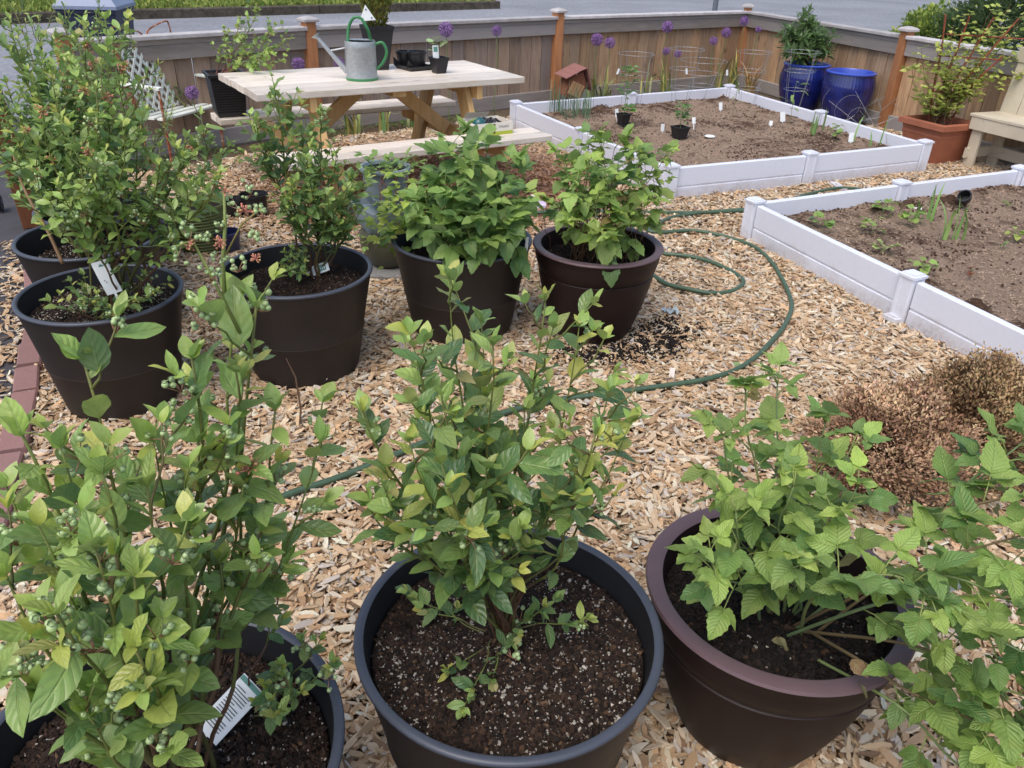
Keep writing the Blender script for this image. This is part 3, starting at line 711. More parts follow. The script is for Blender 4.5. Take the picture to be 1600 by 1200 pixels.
# ------------------------------------------------------------------ POTS
def soil_fill(root, c, r, z, nc, np_, kind='potting', mound=.02):
    N = 34; K = 72; b = MB(); vs = [(c.x, c.y, z + mound)]; 
    for j in range(1, N + 1):
        rr = r * j / N
        for k_ in range(K):
            q = 2 * math.pi * k_ / K; x, y = c.x + rr * math.cos(q), c.y + rr * math.sin(q)
            vs.append((x, y, z + mound * (1 - (j / N) ** 2) + .007 * noise.noise(Vector((x * 18, y * 18, 1))) + .005 * noise.noise(Vector((x * 55, y * 55, 2)))))
    fs = [(0, 1 + k_, 1 + (k_ + 1) % K) for k_ in range(K)]
    for j in range(N - 1):
        for k_ in range(K):
            a = 1 + j * K; fs.append((a + k_, a + K + k_, a + K + (k_ + 1) % K, a + (k_ + 1) % K))
    b.add(vs, fs); b.build('potting_soil', M['potsoil'] if kind == 'potting' else M['blacksoil'], root, smooth=True)['kind'] = 'stuff'
    n = nc + np_; q = rng.uniform(0, 6.283, n); rr = r * .985 * np.sqrt(rng.random(n)); X = c.x + rr * np.cos(q); Y = c.y + rr * np.sin(q)
    patch = np.array([noise.noise(Vector((x * 7, y * 7, 3))) for x, y in zip(X, Y)])
    isp = np.arange(n) >= nc
    keep = ~isp | (patch > -.30)
    Z = z + mound * (1 - (rr / r) ** 2) + .003
    fib = (~isp) & (rng.random(n) < .3)
    s = np.where(isp, rng.uniform(.0022, .0062, n), rng.lognormal(math.log(.0055), .45, n)); s = np.minimum(s, .015)
    big = isp & (rng.random(n) < .06); s[big] *= 1.8
    sc = np.c_[np.where(fib, s * 2.4, s), np.where(fib, s * .5, s * rng.uniform(.6, 1, n)), np.where(fib, s * .25, s * .7)]
    if kind == 'potting': pal = np.array([lin(34, 26, 22), lin(58, 42, 33), lin(72, 54, 42), lin(104, 80, 60), lin(44, 36, 32)])
    else: pal = np.array([lin(22, 19, 19), lin(34, 29, 28), lin(48, 40, 36), lin(84, 62, 48), lin(28, 25, 25)])
    if nc > 9000:
        bk = (~isp) & (rng.random(n) < .02); sc[bk] = np.c_[rng.uniform(.012, .03, n), rng.uniform(.005, .012, n), rng.uniform(.002, .005, n)][bk]
    T = pal[rng.choice(5, n, p=[.36, .27, .15, .05, .17])] * rng.uniform(.7, 1.2, (n, 1))
    T[isp] = np.array(lin(206, 198, 186)) * rng.uniform(.6, 1.05, (isp.sum(), 1))
    idx = np.where(fib, rng.integers(4, 6, n), rng.integers(0, 4, n))
    rot = np.c_[rng.normal(0, .5, n), rng.normal(0, .5, n), rng.uniform(0, 6, n)]
    scatter('soil_crumbs', np.c_[X, Y, Z][keep], rot[keep], sc[keep], idx[keep], np.clip(T, .005, .85)[keep], CRUMBS, root)

def dark_pot(x, y, R, label, h=.43, rb=None, soil=.06, nc=5000, npl=900, seam=True, mound=.015, group='dark grey round pots'):
    root = thing('planter_pot', (x, y, 0), label, 'plant pot', group); c = Vector((x, y, 0)); rb = rb or R * .72
    f = lambda z: rb + (R - .004 - rb) * (z / h)
    b = MB(); prof = [(rb - .02, .0), (rb, .006)] + [(f(z * h / 12), z * h / 12) for z in range(1, 12)]
    if seam: prof = [(rb - .02, .0), (rb, .006), (f(.10), .10), (f(h * .45), h * .45), (f(h * .455) + .0022, h * .458), (f(h * .47), h * .475), (f(h * .7), h * .7)]
    b.lathe(prof + [(R - .004, h - .012)], c, 96); b.build('pot_wall', M['pot'], root, smooth=True, angle=50)
    b = MB(); zs = h * .458; b.lathe([(f(zs) + .001, zs - .0012), (f(zs) + .0026, zs), (f(zs) + .001, zs + .0012)], c, 96); b.build('mould_line', M['mould'], root, smooth=True)
    b = MB(); b.lathe([(R - .004, h - .012), (R + .002, h - .008), (R + .002, h - .002), (R - .002, h + .001), (R - .012, h + .001), (R - .0155, h - .003)], c, 96); b.build('rim', M['potrim'], root, smooth=True, angle=60)
    b = MB(); b.lathe([(R - .0155, h - .003), (f(h - soil) - .014, h - soil - .03)], c, 96); b.build('inner_wall', M['potin'], root, smooth=True)
    soil_fill(root, c, f(h - soil) - .013, h - soil, nc, npl, mound=mound)
    POTS.append((x, y, rb)); return root
def maroon_pot(x, y, R, h, label, soil=.075, nc=3500, npl=60):
    root = thing('bowl_planter', (x, y, 0), label, 'plant pot', 'maroon brown bowl planters'); c = Vector((x, y, 0))
    prof = [(R * .50, 0), (R * .54, .004), (R * .60, h * .07), (R * .68, h * .2), (R * .755, h * .35), (R * .82, h * .5), (R * .865, h * .63), (R * .885, h * .70), (R * .893, h * .735), (R * .876, h * .745), (R * .898, h * .757), (R * .93, h * .83), (R * .955, h * .90), (R * .965, h - .016), (R - .006, h - .012)]
    b = MB(); b.lathe(prof, c, 96); b.build('pot_wall', M['maroon'], root, smooth=True, angle=50)
    b = MB(); b.lathe([(R - .006, h - .012), (R, h - .006), (R - .003, h), (R - .03, h + .001), (R - .036, h - .004)], c, 96); b.build('rim', M['maroonrim'], root, smooth=True, angle=60)
    b = MB(); b.lathe([(R - .036, h - .004), (R - .046, h - soil - .02)], c, 96); b.build('inner_wall', M['maroon'], root, smooth=True)
    soil_fill(root, c, R - .043, h - soil, nc, npl, 'black', .02)
    POTS.append((x, y, R * .5)); return root
def nursery_pot(p, R, h, label, mt='black', rb=None, soil=.02, name='nursery_pot', group=None, ribs=0, empty=False, wall_t=.003, R3=None, rimw=.004):
    root = thing(name, p, label, 'plant pot', group); c = Vector(p); rb = rb or R * .78
    prof = [(.001, .002), (rb - .004, .0), (rb, .004)]
    if ribs:
        for i in range(ribs):
            z0 = h * (i + .2) / ribs; r_ = rb + (R - rb) * z0 / h; prof += [(r_, z0), (r_ + .004, z0 + h * .4 / ribs), (r_, z0 + h * .7 / ribs)]
    prof += [(R, h - .015)]
    b = MB(); b.lathe(prof, c, 40, R=R3); b.build('pot_wall', M[mt], root, smooth=True, angle=40)
    b = MB(); b.lathe([(R, h - .015), (R + rimw, h - .013), (R + rimw, h), (R - wall_t, h), (R - wall_t, h - .01), (rb + (R - rb) * (1 - soil / h) - wall_t, h - soil)] , c, 40, R=R3); b.build('rim', M[mt + 'rim'] if mt + 'rim' in M else M[mt], root, smooth=True, angle=40)
    b = MB(); zz = .01 if empty else h - soil
    b.lathe([(1e-4, zz), (rb + (R - rb) * zz / h - wall_t, zz)], c, 24, R=R3); b.build('pot_floor' if empty else 'potting_soil', M[mt] if empty else M['potsoil'], root)
    if empty:
        b = MB(); b.lathe([(rb, .012), (R - wall_t, h - .01)], c, 40, R=R3); b.build('inner_wall', M[mt], root, smooth=True)
    return root

P1 = dark_pot(.010, 1.060, .2846, 'large dark grey round pot at the front centre, its speckled soil fully in view', nc=17000, npl=3800, soil=.065)
P2 = dark_pot(-.835, 2.813, .2845, 'large dark grey round pot with dark soil standing left of the stacked strawberry planter', nc=6000, npl=160, soil=.075)
P3 = dark_pot(-.235, 3.229, .2987, 'large dark grey round pot of leafy raspberry, left of the maroon pot by the hose', nc=3000, npl=120, soil=.075)
P5 = dark_pot(-1.4486, 2.533, .270, 'large dark grey pot with white printed tag, beside the red brick edging', nc=3500, npl=1500, soil=.07)
P6 = dark_pot(-1.76, 3.087, .275, 'dark grey pot directly behind the tagged pot at the left edge', nc=2500, npl=900, soil=.10, rb=.19)
P7 = dark_pot(-1.903, 3.474, .262, 'rearmost dark grey pot beside the brown stained post', nc=1500, npl=200, soil=.12, rb=.19)
P8 = dark_pot(-.534, .779, .285, 'large dark grey round pot at the bottom left corner under the berry laden bush', nc=10000, npl=900, soil=.07)
P4 = maroon_pot(.346, 3.225, .279, .425, 'maroon brown bowl planter with a wide rim, beside the coiled hose')
P9 = maroon_pot(.5625, 1.221, .2704, .40, 'maroon brown bowl planter with black compost, nearest the bottom right corner', nc=9000, npl=90)

g = G(312, 403); nursery_pot((g.x - .02, g.y + .12, 0), .15, .27, 'olive green ribbed plastic pot among the small empty pots', 'olivepot', rb=.125, ribs=16, name='ribbed_pot', soil=.03)
g = G(355, 402); nursery_pot((g.x, g.y + .05, 0), .066, .13, 'small navy blue empty pot in front of the ribbed green pot', 'bluesmall', rb=.05, empty=True, name='small_pot', wall_t=.006)
g = G(396, 345); nursery_pot((g.x, g.y + .06, 0), .082, .15, 'black nursery pot standing on the chips right of the ribbed green pot', group='small black nursery pots', empty=True)
g = G(362, 345); nursery_pot((g.x, g.y + .05, 0), .075, .12, 'black nursery pot just left of the similar one on the open chips', group='small black nursery pots', empty=True)
g = G(226, 420); nursery_pot((g.x, g.y + .12, 0), .14, .24, 'dark blue grey empty pot hidden behind the big bush stems', 'potrim', rb=.11, empty=True, name='empty_pot', wall_t=.01)

# ------------------------------------------------------------------ stacked strawberry planter on a paver
g = G(607, 436); pc = Vector((g.x, g.y + .10, 0))
STRAWB = 1
root = thing('paver_slab', pc, 'grey concrete slab lying under the stacked strawberry planter', 'paver')
b = MB(); b.beam(pc + Vector((-.19, 0, .018)), pc + Vector((.19, 0, .018)), .32, .045, ch=.006); b.build('slab', M['paver'], root)
POTS.append((pc.x, pc.y, .15))
sc_ = pc + Vector((-.01, .03, .041))
root = thing('strawberry_planter', sc_, 'tall stacked strawberry planter with slate blue top tier and olive grey base', 'stacked planter')
b = MB(); b.lathe([(.08, 0), (.105, .01), (.135, .06), (.15, .12), (.15, .17), (.11, .18)], sc_, 48); b.build('base_tier', M['slatelow'], root, smooth=True, angle=50)
def lobed(z0, h, r0, mt, name):
    b = MB(); vs = []; K = 72; prof = [(.55, 0), (.78, .10), (.92, .35), (1.0, .75), (1.04, .97), (1.04, 1.0), (.98, 1.0), (.93, .8)]
    for r_, z in prof:
        for k_ in range(K):
            q = 2 * math.pi * k_ / K; rr = r0 * r_ * (1 + .17 * math.cos(4 * q + .6) * min(1, z * 1.5 + .2)); vs.append(sc_ + Vector((rr * math.cos(q), rr * math.sin(q), z0 + z * h)))
    fs = [(j * K + k_, j * K + (k_ + 1) % K, (j + 1) * K + (k_ + 1) % K, (j + 1) * K + k_) for j in range(len(prof) - 1) for k_ in range(K)] + [tuple(range((len(prof) - 1) * K, len(prof) * K))]
    b.add(vs, fs); return b.build(name, M[mt], root, smooth=True, angle=40)
lobed(.165, .15, .155, 'slate', 'pocket_tier'); lobed(.315, .05, .10, 'slate', 'collar')
b = MB(); b.lathe([(0.0808, .34), (0.0978, .36), (0.1037, .40), (0.1062, .41), (0.1088, .43)], sc_, 48); b.build('tier_wall', M['slate'], root, smooth=True, angle=40)
b = MB(); b.lathe([(0.1088, .43), (0.1122, .44), (0.1122, .475), (0.1275, .485), (0.1309, .498), (0.1275, .505), (0.1122, .505), (0.1071, .49)], sc_, 48); b.build('rim', M['slate'], root, smooth=True, angle=50)
b = MB(); b.lathe([(1e-4, .478), (.109, .478)], sc_, 32); b.build('potting_soil', M['potsoil'], root)

# ------------------------------------------------------------------ PICNIC TABLE
tu = Vector((math.cos(rad(33.1)), math.sin(rad(33.1)), 0)); tv = Vector((-tu.y, tu.x, 0))
t0 = Vector((-1.477, 4.606, 0)); TL = 1.785; TW = .84
def TP(u, v, z): return t0 + tu * u + tv * v + Vector((0, 0, z))
root = thing('picnic_table', TP(TL / 2, TW / 2, 0), 'unpainted pine picnic table with attached benches by the back fence', 'picnic table')
nb = 6; bw = TW / nb
for i in range(nb):
    b = MB(); b.beam(TP(random.uniform(-.004, .004), bw * (i + .5), .72), TP(TL + random.uniform(-.004, .004), bw * (i + .5), .72), bw - .004, .04, ch=.004); b.build('table_board', M['pine'], root)
for v0 in (-.35, .965):
    for k_ in range(2):
        b = MB(); b.beam(TP(.0, v0 + .0675 + .135 * k_, .41), TP(TL, v0 + .0675 + .135 * k_, .41), .131, .04, ch=.006); b.build('bench_board', M['pine'], root)
for u in (.33, TL - .33):
    b = MB(); b.beam(TP(u, -.33, .345), TP(u, 1.21, .345), .04, .09, ch=.004); b.build('bench_beam', M['pineleg'], root)
    b = MB(); b.beam(TP(u, .03, .66), TP(u, TW - .03, .66), .04, .09, ch=.004); b.build('top_beam', M['pineleg'], root)
    for (v1, v2) in ((.2, -.14), (TW - .2, TW + .14)):
        b = MB(); s_ = .045 if u < 1 else -.045; b.beam(TP(u + s_, v1, .70), TP(u + s_, v2, .0), .04, .13, up=tv, ch=.004); b.build('leg', M['pineleg'], root)
b = MB(); b.beam(TP(TL / 2, .05, .68), TP(TL / 2, TW - .05, .68), .09, .038, ch=.004); b.build('top_cleat', M['pineleg'], root)
for u, u2 in ((.38, .78), (TL - .38, TL - .78)):
    b = MB(); b.beam(TP(u, TW / 2, .36), TP(u2, TW / 2, .67), .04, .09, ch=.004); b.build('brace', M['pineleg'], root)

# ------------------------------------------------------------------ things on the table
zt = .74
# watering can
wc = G(566, 124, zt); wc = Vector((wc.x, wc.y, zt)); root = thing('watering_can', wc, 'galvanised watering can with green handles standing on the table', 'watering can')
b = MB(); b.lathe([(1e-3, .0), (.098, .0), (.100, .02), (.098, .03), (.096, .21), (.098, .213), (.098, .222), (.095, .255), (.0935, .26), (.091, .255)], wc, 56); b.build('body', M['galv'], root, smooth=True, angle=40)
b = MB(); b.lathe([(.0995, .0), (.1025, .002), (.1025, .016), (.0995, .018)], wc, 56); b.build('base_ring', M['greenpaint'], root, smooth=True, angle=40)
vx = Rv.copy(); vx.z = 0; vx.normalize(); vy = Vector((-vx.y, vx.x, 0))
b = MB(); vs = []                                                              # half lid over the mouth
for k_ in range(17): q = math.pi * k_ / 16; vs.append(wc + (vy * math.sin(q) * .092 + vx * math.cos(q) * .092) * 1 + Vector((0, 0, .262)))
b.add(vs, [tuple(range(17))]); b.build('hood', M['galv'], root)
b = MB(); b.lathe([(1e-4, .05), (.094, .05)], wc, 32); b.build('inside_floor', M['black'], root)
b = MB(); s0 = wc - vx * .09 + Vector((0, 0, .045)); s1 = wc - vx * .265 + vy * .0 + Vector((0, 0, .27))
b.tube([s0, s0.lerp(s1, .5), s1], [.02, .015, .011], 12); b.build('spout', M['galv'], root, smooth=True, angle=60)
b = MB(); dd = (s1 - s0).normalized(); b.tube([s1, s1 + dd * .02, s1 + dd * .022], [.012, .030, .031], 20); b.build('rose', M['galv'], root, smooth=True, angle=40)
b = MB(); b.tube([wc - vx * .09 + Vector((0, 0, .21)), s0.lerp(s1, .62)], [.006, .006], 8); b.build('spout_stay', M['galv'], root)
def arc(pts, n=20):
    out = []
    P_ = [pts[0]] + list(pts) + [pts[-1]]
    for i in range(1, len(P_) - 2):
        for k_ in range(n):
            t = k_ / n; a, b_, c_, d_ = P_[i - 1], P_[i], P_[i + 1], P_[i + 2]
            out.append(.5 * ((2 * b_) + (c_ - a) * t + (2 * a - 5 * b_ + 4 * c_ - d_) * t * t + (3 * b_ - a - 3 * c_ + d_) * t * t * t))
    out.append(P_[-2]); return out
Z = lambda z: Vector((0, 0, z))
b = MB(); b.tube(arc([wc - vx * .072 - vy * .02 + Z(.235), wc - vx * .068 + Z(.33), wc - vx * .035 + Z(.40), wc + vx * .01 + Z(.405), wc + vx * .05 + Z(.34), wc + vx * .066 + vy * .03 + Z(.25)], 8), .0095, 10); b.build('top_handle', M['greenpaint'], root, smooth=True, angle=60)
b = MB(); b.tube(arc([wc + vx * .088 + Z(.235), wc + vx * .14 + Z(.25), wc + vx * .165 + Z(.19), wc + vx * .14 + Z(.12), wc + vx * .092 + Z(.07)], 8), .0095, 10); b.build('back_handle', M['greenpaint'], root, smooth=True, angle=60)

root.scale = (.98, .98, .87)
# dark glossy tapered pot with columnar conifer
cp = G(592, 108, zt); cp = Vector((cp.x, cp.y, zt))
root = thing('tall_square_pot', cp, 'dark glossy tapered pot behind the watering can, holding the young conifer', 'plant pot')
b = MB(); R45 = rotz(.5)
def sqlathe(b, prof, c, R_):
    vs = []; 
    for r_, z in prof:
        for u, v in ((-1, -1), (1, -1), (1, 1), (-1, 1)): vs.append(R_ @ Vector((u * r_, v * r_, 0)) + c + Z(z))
    b.add(vs, [(j * 4 + q, j * 4 + (q + 1) % 4, (j + 1) * 4 + (q + 1) % 4, (j + 1) * 4 + q) for j in range(len(prof) - 1) for q in range(4)])
    return b
sqlathe(b, [(.04, .0), (.052, .0), (.085, .25), (.09, .25), (.09, .275), (.082, .275), (.078, .25)], cp, R45); b.build('pot_wall', M['black'], root)
b = MB(); sqlathe(b, [(1e-4, .255), (.08, .255)], cp, R45); b.build('potting_soil', M['potsoil'], root)
CONIFER_BASE = cp + Z(.25)
# tray with small black pots
tp_ = G(648, 108, zt); tp_ = Vector((tp_.x, tp_.y, zt)); tR = rotz(rad(40))
root = thing('seed_tray', tp_, 'black plastic plant tray with torn corners on the table', 'tray')
b = MB(); sqlathe(b, [(1e-4, .004), (.085, .004), (.095, .028), (.1, .028), (.098, .02), (.088, .0)], tp_, tR); b.build('tray', M['black'], root)
for u, v, w_ in ((-1, -1, 1), (1, -1, 1), (1, 1, .6), (-1, 1, 1)):
    b = MB(); c_ = tp_ + tR @ Vector((u * .08, v * .08, 0)); b.add([c_ + tR @ Vector((-.035 * w_, 0, .02)), c_ + tR @ Vector((.035 * w_, 0, .02)), c_ + tR @ Vector((u * .03, v * .01, .075 * w_))], [(0, 1, 2)]); 
    b.add([c_ + tR @ Vector((-.035 * w_, .003, .02)), c_ + tR @ Vector((.035 * w_, .003, .02)), c_ + tR @ Vector((u * .03, v * .013, .075 * w_))], [(2, 1, 0)]); b.build('corner_flap', M['black'], root)
nursery_pot(tp_ + vx * .02 + Z(.006), .062, .11, 'round black nursery pot in the front of the plastic tray', rb=.05, group='black pots in the tray', empty=True)
nursery_pot(tp_ - vx * .07 + vy * .07 + Z(.006), .06, .10, 'round black nursery pot at the back left of the plastic tray', rb=.048, group='black pots in the tray', empty=True)
# small square pot with primrose-like seedling
sp_ = G(686, 114, zt); sp_ = Vector((sp_.x, sp_.y, zt)); root = thing('square_pot', sp_, 'small square black pot with pale leafy seedling at the table front', 'plant pot')
b = MB(); sqlathe(b, [(1e-4, .001), (.034, .0), (.048, .088), (.052, .088), (.052, .1), (.046, .1), (.045, .085)], sp_, rotz(.62)); b.build('pot_wall', M['black'], root)
b = MB(); sqlathe(b, [(1e-4, .088), (.046, .088)], sp_, rotz(.62)); b.build('potting_soil', M['potsoil'], root)
SQUARE_POT = sp_

# ------------------------------------------------------------------ white food carton on the near bench
bc = G(768, 210, .43); ca = Vector((bc.x, bc.y, .43)); cu = tu; cv = tv
root = thing('cardboard_tray', ca, 'open white cardboard tray with green stripe, filled with small things, on the near bench', 'box')
cw, cdp, ch_ = .285, .2, .078
o0 = ca - cu * cw / 2 - cv * .03
def CP(u, v, z): return o0 + cu * u + cv * v + Z(z)
M['card'] = mat('white_card', lin(226, 220, 208), .6); M['cardin'] = mat('kraft_card', lin(158, 124, 94), .8); M['cardgreen'] = mat('green_card_stripe', lin(176, 188, 62), .6); M['cardbrown'] = mat('brown_card_panel', lin(72, 44, 34), .6)
for (p, q) in ((CP(0, 0, 0), CP(cw, 0, 0)), (CP(0, cdp, 0), CP(cw, cdp, 0)), (CP(0, 0, 0), CP(0, cdp, 0)), (CP(cw, 0, 0), CP(cw, cdp, 0))):
    b = MB(); b.beam(p + Z(ch_ / 2), q + Z(ch_ / 2), .004, ch_, ch=.0005); b.build('side_panel', M['card'], root)
b = MB(); b.beam(CP(0, cdp / 2, .004), CP(cw, cdp / 2, .004), cdp - .01, .004, ch=.0005); b.build('floor_panel', M['cardin'], root)
b = MB(); b.beam(CP(.001, -.003, .012), CP(cw - .001, -.003, .012), .0016, .022, ch=.0002); b.build('green_stripe', M['cardgreen'], root)
b = MB(); b.beam(CP(.085, -.0042, .042), CP(.150, -.0042, .042), .002, .06, ch=.0002); b.build('brown_panel', M['cardbrown'], root)
b = MB(); b.add([CP(.03, cdp, ch_), CP(.20, cdp, ch_), CP(.21, cdp - .03, ch_ + .035), CP(.04, cdp - .03, ch_ + .04)], [(0, 1, 2, 3)]); b.add([CP(.03, cdp + .002, ch_), CP(.20, cdp + .002, ch_), CP(.21, cdp - .028, ch_ + .036), CP(.04, cdp - .028, ch_ + .041)], [(3, 2, 1, 0)]); b.build('raised_flap', M['card'], root)
def text(body, size, loc, ux, uy, mt, parent, name='lettering', extr=.0003, space=1.0):
    cu_ = bpy.data.curves.new(name, 'FONT'); cu_.body = body; cu_.size = size; cu_.extrude = extr; cu_.align_x = 'CENTER'; cu_.align_y = 'CENTER'; cu_.space_character = space; cu_.resolution_u = 2
    tmp = bpy.data.objects.new(name, cu_); C.objects.link(tmp); dg = bpy.context.evaluated_depsgraph_get(); me = bpy.data.meshes.new_from_object(tmp.evaluated_get(dg))
    bpy.data.objects.remove(tmp); me.materials.clear(); me.materials.append(M[mt]); o = bpy.data.objects.new(name, me); C.objects.link(o); o.parent = parent
    ux = ux.normalized(); n_ = ux.cross(uy).normalized(); uy = n_.cross(ux); R = Matrix((ux, uy, n_)).transposed().to_4x4(); R.translation = loc - parent.location; o.matrix_local = R; return o
M['whiteink'] = mat('white_print', lin(225, 220, 210), .6)
text('Olive', .021, CP(.117, -.0056, .049), cu, Z(1), 'whiteink', root); text('Garden', .019, CP(.117, -.0056, .030), cu, Z(1), 'whiteink', root); text('ITALIAN', .020, CP(.215, -.0026, .050), cu, Z(1), 'ink', root)
text('OG', .014, CP(.045, -.0026, .050), cu, Z(1), 'ink', root) if False else None
b = MB(); b.beam(CP(.105, -.0054, .062), CP(.14, -.0054, .064), .0006, .012, ch=.0001); b.build('yellow_mark', M['cardgreen'], root)
bt = thing('teal_globe', CP(.075, .075, .06), 'round teal plastic bulb resting in the cardboard tray', 'ball'); b = MB(); b.ball(bt.location, .045, 24, 14); b.build('bulb', M['teal'], bt, smooth=True); b = MB(); b.tube([bt.location + Vector((.03, .01, -.02)), bt.location + Vector((.06, .02, -.035))], [.014, .010], 10); b.build('neck', M['black'], bt)
bl = thing('black_cloth', CP(.15, .1, .03), 'crumpled black plastic sheet beside the teal bulb in the tray', 'plastic sheet'); b = MB(); N = 10; vs = []
for j in range(N + 1):
    for i in range(N + 1):
        vs.append(CP(.10 + .13 * i / N, .04 + .12 * j / N, .055 + .03 * noise.noise(Vector((i * .55, j * .55, 2))) + .015))
b.add(vs, [(j * (N + 1) + i, j * (N + 1) + i + 1, (j + 1) * (N + 1) + i + 1, (j + 1) * (N + 1) + i) for j in range(N) for i in range(N)]); b.build('sheet', M['black'], bl)

# ------------------------------------------------------------------ BIRDHOUSE
bh = gp(886, 152, .12) + Z(.12); root = thing('birdhouse', bh, 'small tilted wooden birdhouse with red shingled roof leaning by the fence', 'birdhouse')
RB = Matrix.Rotation(rad(-8), 3, Vector((1, 0, 0))) @ Matrix.Rotation(rad(22), 3, vy) @ rotz(rad(30))
def BP(x, y, z): return bh + RB @ (Vector((x, y, z)) * 1.25)
M['bhwood'] = wood_mat('birdhouse_wood', lin(134, 84, 62), lin(98, 60, 44), (8, 8, 2), knots=0); M['bhroof'] = mat('birdhouse_roof', lin(142, 98, 92), .85); M['bhfront'] = mat('birdhouse_slats', lin(176, 136, 98), .8)
b = MB(); b.add([BP(x, y, z) for y in (-.07, .07) for (x, z) in ((-.08, 0), (.08, 0), (.08, .15), (0, .23), (-.08, .15))], [(0, 1, 2, 3, 4), (9, 8, 7, 6, 5), (0, 5, 6, 1), (1, 6, 7, 2), (4, 9, 5, 0)]); b.build('box', M['bhwood'], root)
for s_ in (-1, 1):
    for j in range(3):
        b = MB(); x0, x1 = s_ * (.005 + .043 * j), s_ * (.055 + .043 * j); zz = lambda x, h=0: .245 - abs(x) * .95 + h
        h = .018 - .003 * j; vs = [BP(x, y, zz(x, h + e)) for e in (0, .008) for x in (x0, x1) for y in (-.1, .1)]
        b.add(vs, [(0, 1, 3, 2), (4, 6, 7, 5), (0, 4, 5, 1), (2, 3, 7, 6), (0, 2, 6, 4), (1, 5, 7, 3)]); b.build('shingle', M['bhroof'], root)
for k_ in range(4):
    b = MB(); b.add([BP(x, y, z) for y in (-.082, -.0705) for (x, z) in ((-.06 + .032 * k_, .03), (-.034 + .032 * k_, .03), (-.034 + .032 * k_, .135), (-.06 + .032 * k_, .135))], [(0, 1, 2, 3), (7, 6, 5, 4), (0, 4, 5, 1), (1, 5, 6, 2), (2, 6, 7, 3), (3, 7, 4, 0)]); b.build('slat', M['bhfront'], root)
b = MB(); b.tube([bh + Z(-.22), bh + Z(.01)], .015, 8); b.build('stake', M['bhwood'], root)

# ------------------------------------------------------------------ BLUE POTS, TERRACOTTA, TRELLIS, BENCH
def blue_pot(px, py, R, h, label, full):
    g = Vector((px, py, 0)); root = thing('glazed_pot', g, label, 'plant pot', 'tall cobalt blue glazed pots')
    f = lambda t: R * (.64 + .38 * math.sin(math.pi / 2 * min(1, t / .78)) - .10 * max(0, t - .78) / .22)
    prof = [(R * .4, 0)] + [(f(i / 16), h * .95 * i / 16) for i in range(17)]
    b = MB(); b.lathe(prof, g, 192, flute=.006, fn=48); b.build('pot_wall', M['glaze'], root, smooth=True, angle=60)
    r1 = f(1); b = MB(); b.lathe([(r1, h * .95), (r1 + .012, h * .96), (r1 + .014, h * .985), (r1 + .004, h), (r1 - .012, h), (r1 - .02, h * .97), (r1 - .02, h * .7)], g, 64); b.build('rim', M['glazerim'], root, smooth=True, angle=60)
    b = MB(); b.lathe([(1e-4, h * (.93 if full else .45)), (r1 - .018, h * (.93 if full else .45))], g, 32); b.build('potting_soil', M['potsoil'], root)
    return g, h
M['glazerim'] = mat('cobalt_rim', lin(62, 86, 190), .2, coat=.4)
gA, hA = blue_pot(2.95, 8.80, .245, .50, 'cobalt blue glazed pot with bushy peony, at the fence corner', True)
gB, hB = blue_pot(3.23, 8.30, .245, .50, 'empty cobalt blue glazed pot beside the heap of wire cages', False)

tcg = Vector((3.47, 6.80, 0)); tq = rotz(math.atan2(-.403, .185) + math.pi / 2)
root = thing('terracotta_planter', tcg, 'square terracotta coloured planter with grooves, holding the trellis and vine', 'plant pot')
b = MB(); sqlathe(b, [(.08, 0), (.150, .0), (.190, .225), (.194, .23), (.194, .245), (.191, .25), (.198, .285), (.202, .29)], tcg, tq); b.build('planter_wall', M['terra'], root)
b = MB(); sqlathe(b, [(.202, .29), (.228, .295), (.228, .335), (.200, .343), (.194, .32), (.186, .2)], tcg, tq); b.build('rim', M['terra'], root)
b = MB(); sqlathe(b, [(1e-4, .28), (.193, .28)], tcg, tq); b.build('potting_soil', M['potsoil'], root); TERRA = tcg
root = thing('fan_trellis', tcg + Z(.29), 'rust brown metal fan trellis standing in the terracotta planter', 'trellis')
fd = Vector((.93, -.36, 0)).normalized()
for k_ in range(5):
    s_ = (k_ - 2) / 2; b = MB(); pts = [tcg + fd * .03 * s_ * 2 + Z(.15), tcg + fd * (.12 * s_) + Z(.55), tcg + fd * (.22 * s_ + .08) + Z(.85), tcg + fd * (.34 * s_ + .16) + Z(1.12)]
    if k_ == 4: pts = pts[:3]
    b.tube(arc(pts, 4), .0075, 6); b.build('trellis_bar', M['rust2'], root)
for z, w0, w1 in ((.55, -.12, .12), (.82, -.16, .30), (.98, -.14, .42)):
    b = MB(); b.tube([tcg + fd * w0 + Z(z), tcg + fd * w1 + Z(z)], .006, 6); b.build('cross_bar', M['rust2'], root)

# cream bench at the right edge
e0 = G(1521, 178, .43); e1 = G(1600, 200, .43); ev = Vector((e1.x - e0.x, e1.y - e0.y, 0)).normalized()
bo = Vector((3.60, 6.60, 0)); bu = Vector((.39, -.92, 0)).normalized(); bv = Vector((-bu.y, bu.x, 0))
def CB(u, v, z): return bo + bu * u + bv * v + Z(z)
root = thing('cream_bench', bo, 'cream painted wooden garden bench at the right edge behind the terracotta planter', 'bench')
for k_ in range(3):
    b = MB(); b.beam(CB(-.02, .055 + .108 * k_, .42), CB(1.2, .055 + .108 * k_, .42), .104, .022, ch=.003); b.build('seat_board', M['cream'], root)
b = MB(); b.beam(CB(.0, .02, .36), CB(1.2, .02, .36), .022, .095, ch=.003); b.build('apron', M['cream'], root)
b = MB(); b.beam(CB(.0, .02, .36), CB(.0, .32, .36), .022, .09, ch=.003); b.build('side_apron', M['cream'], root)
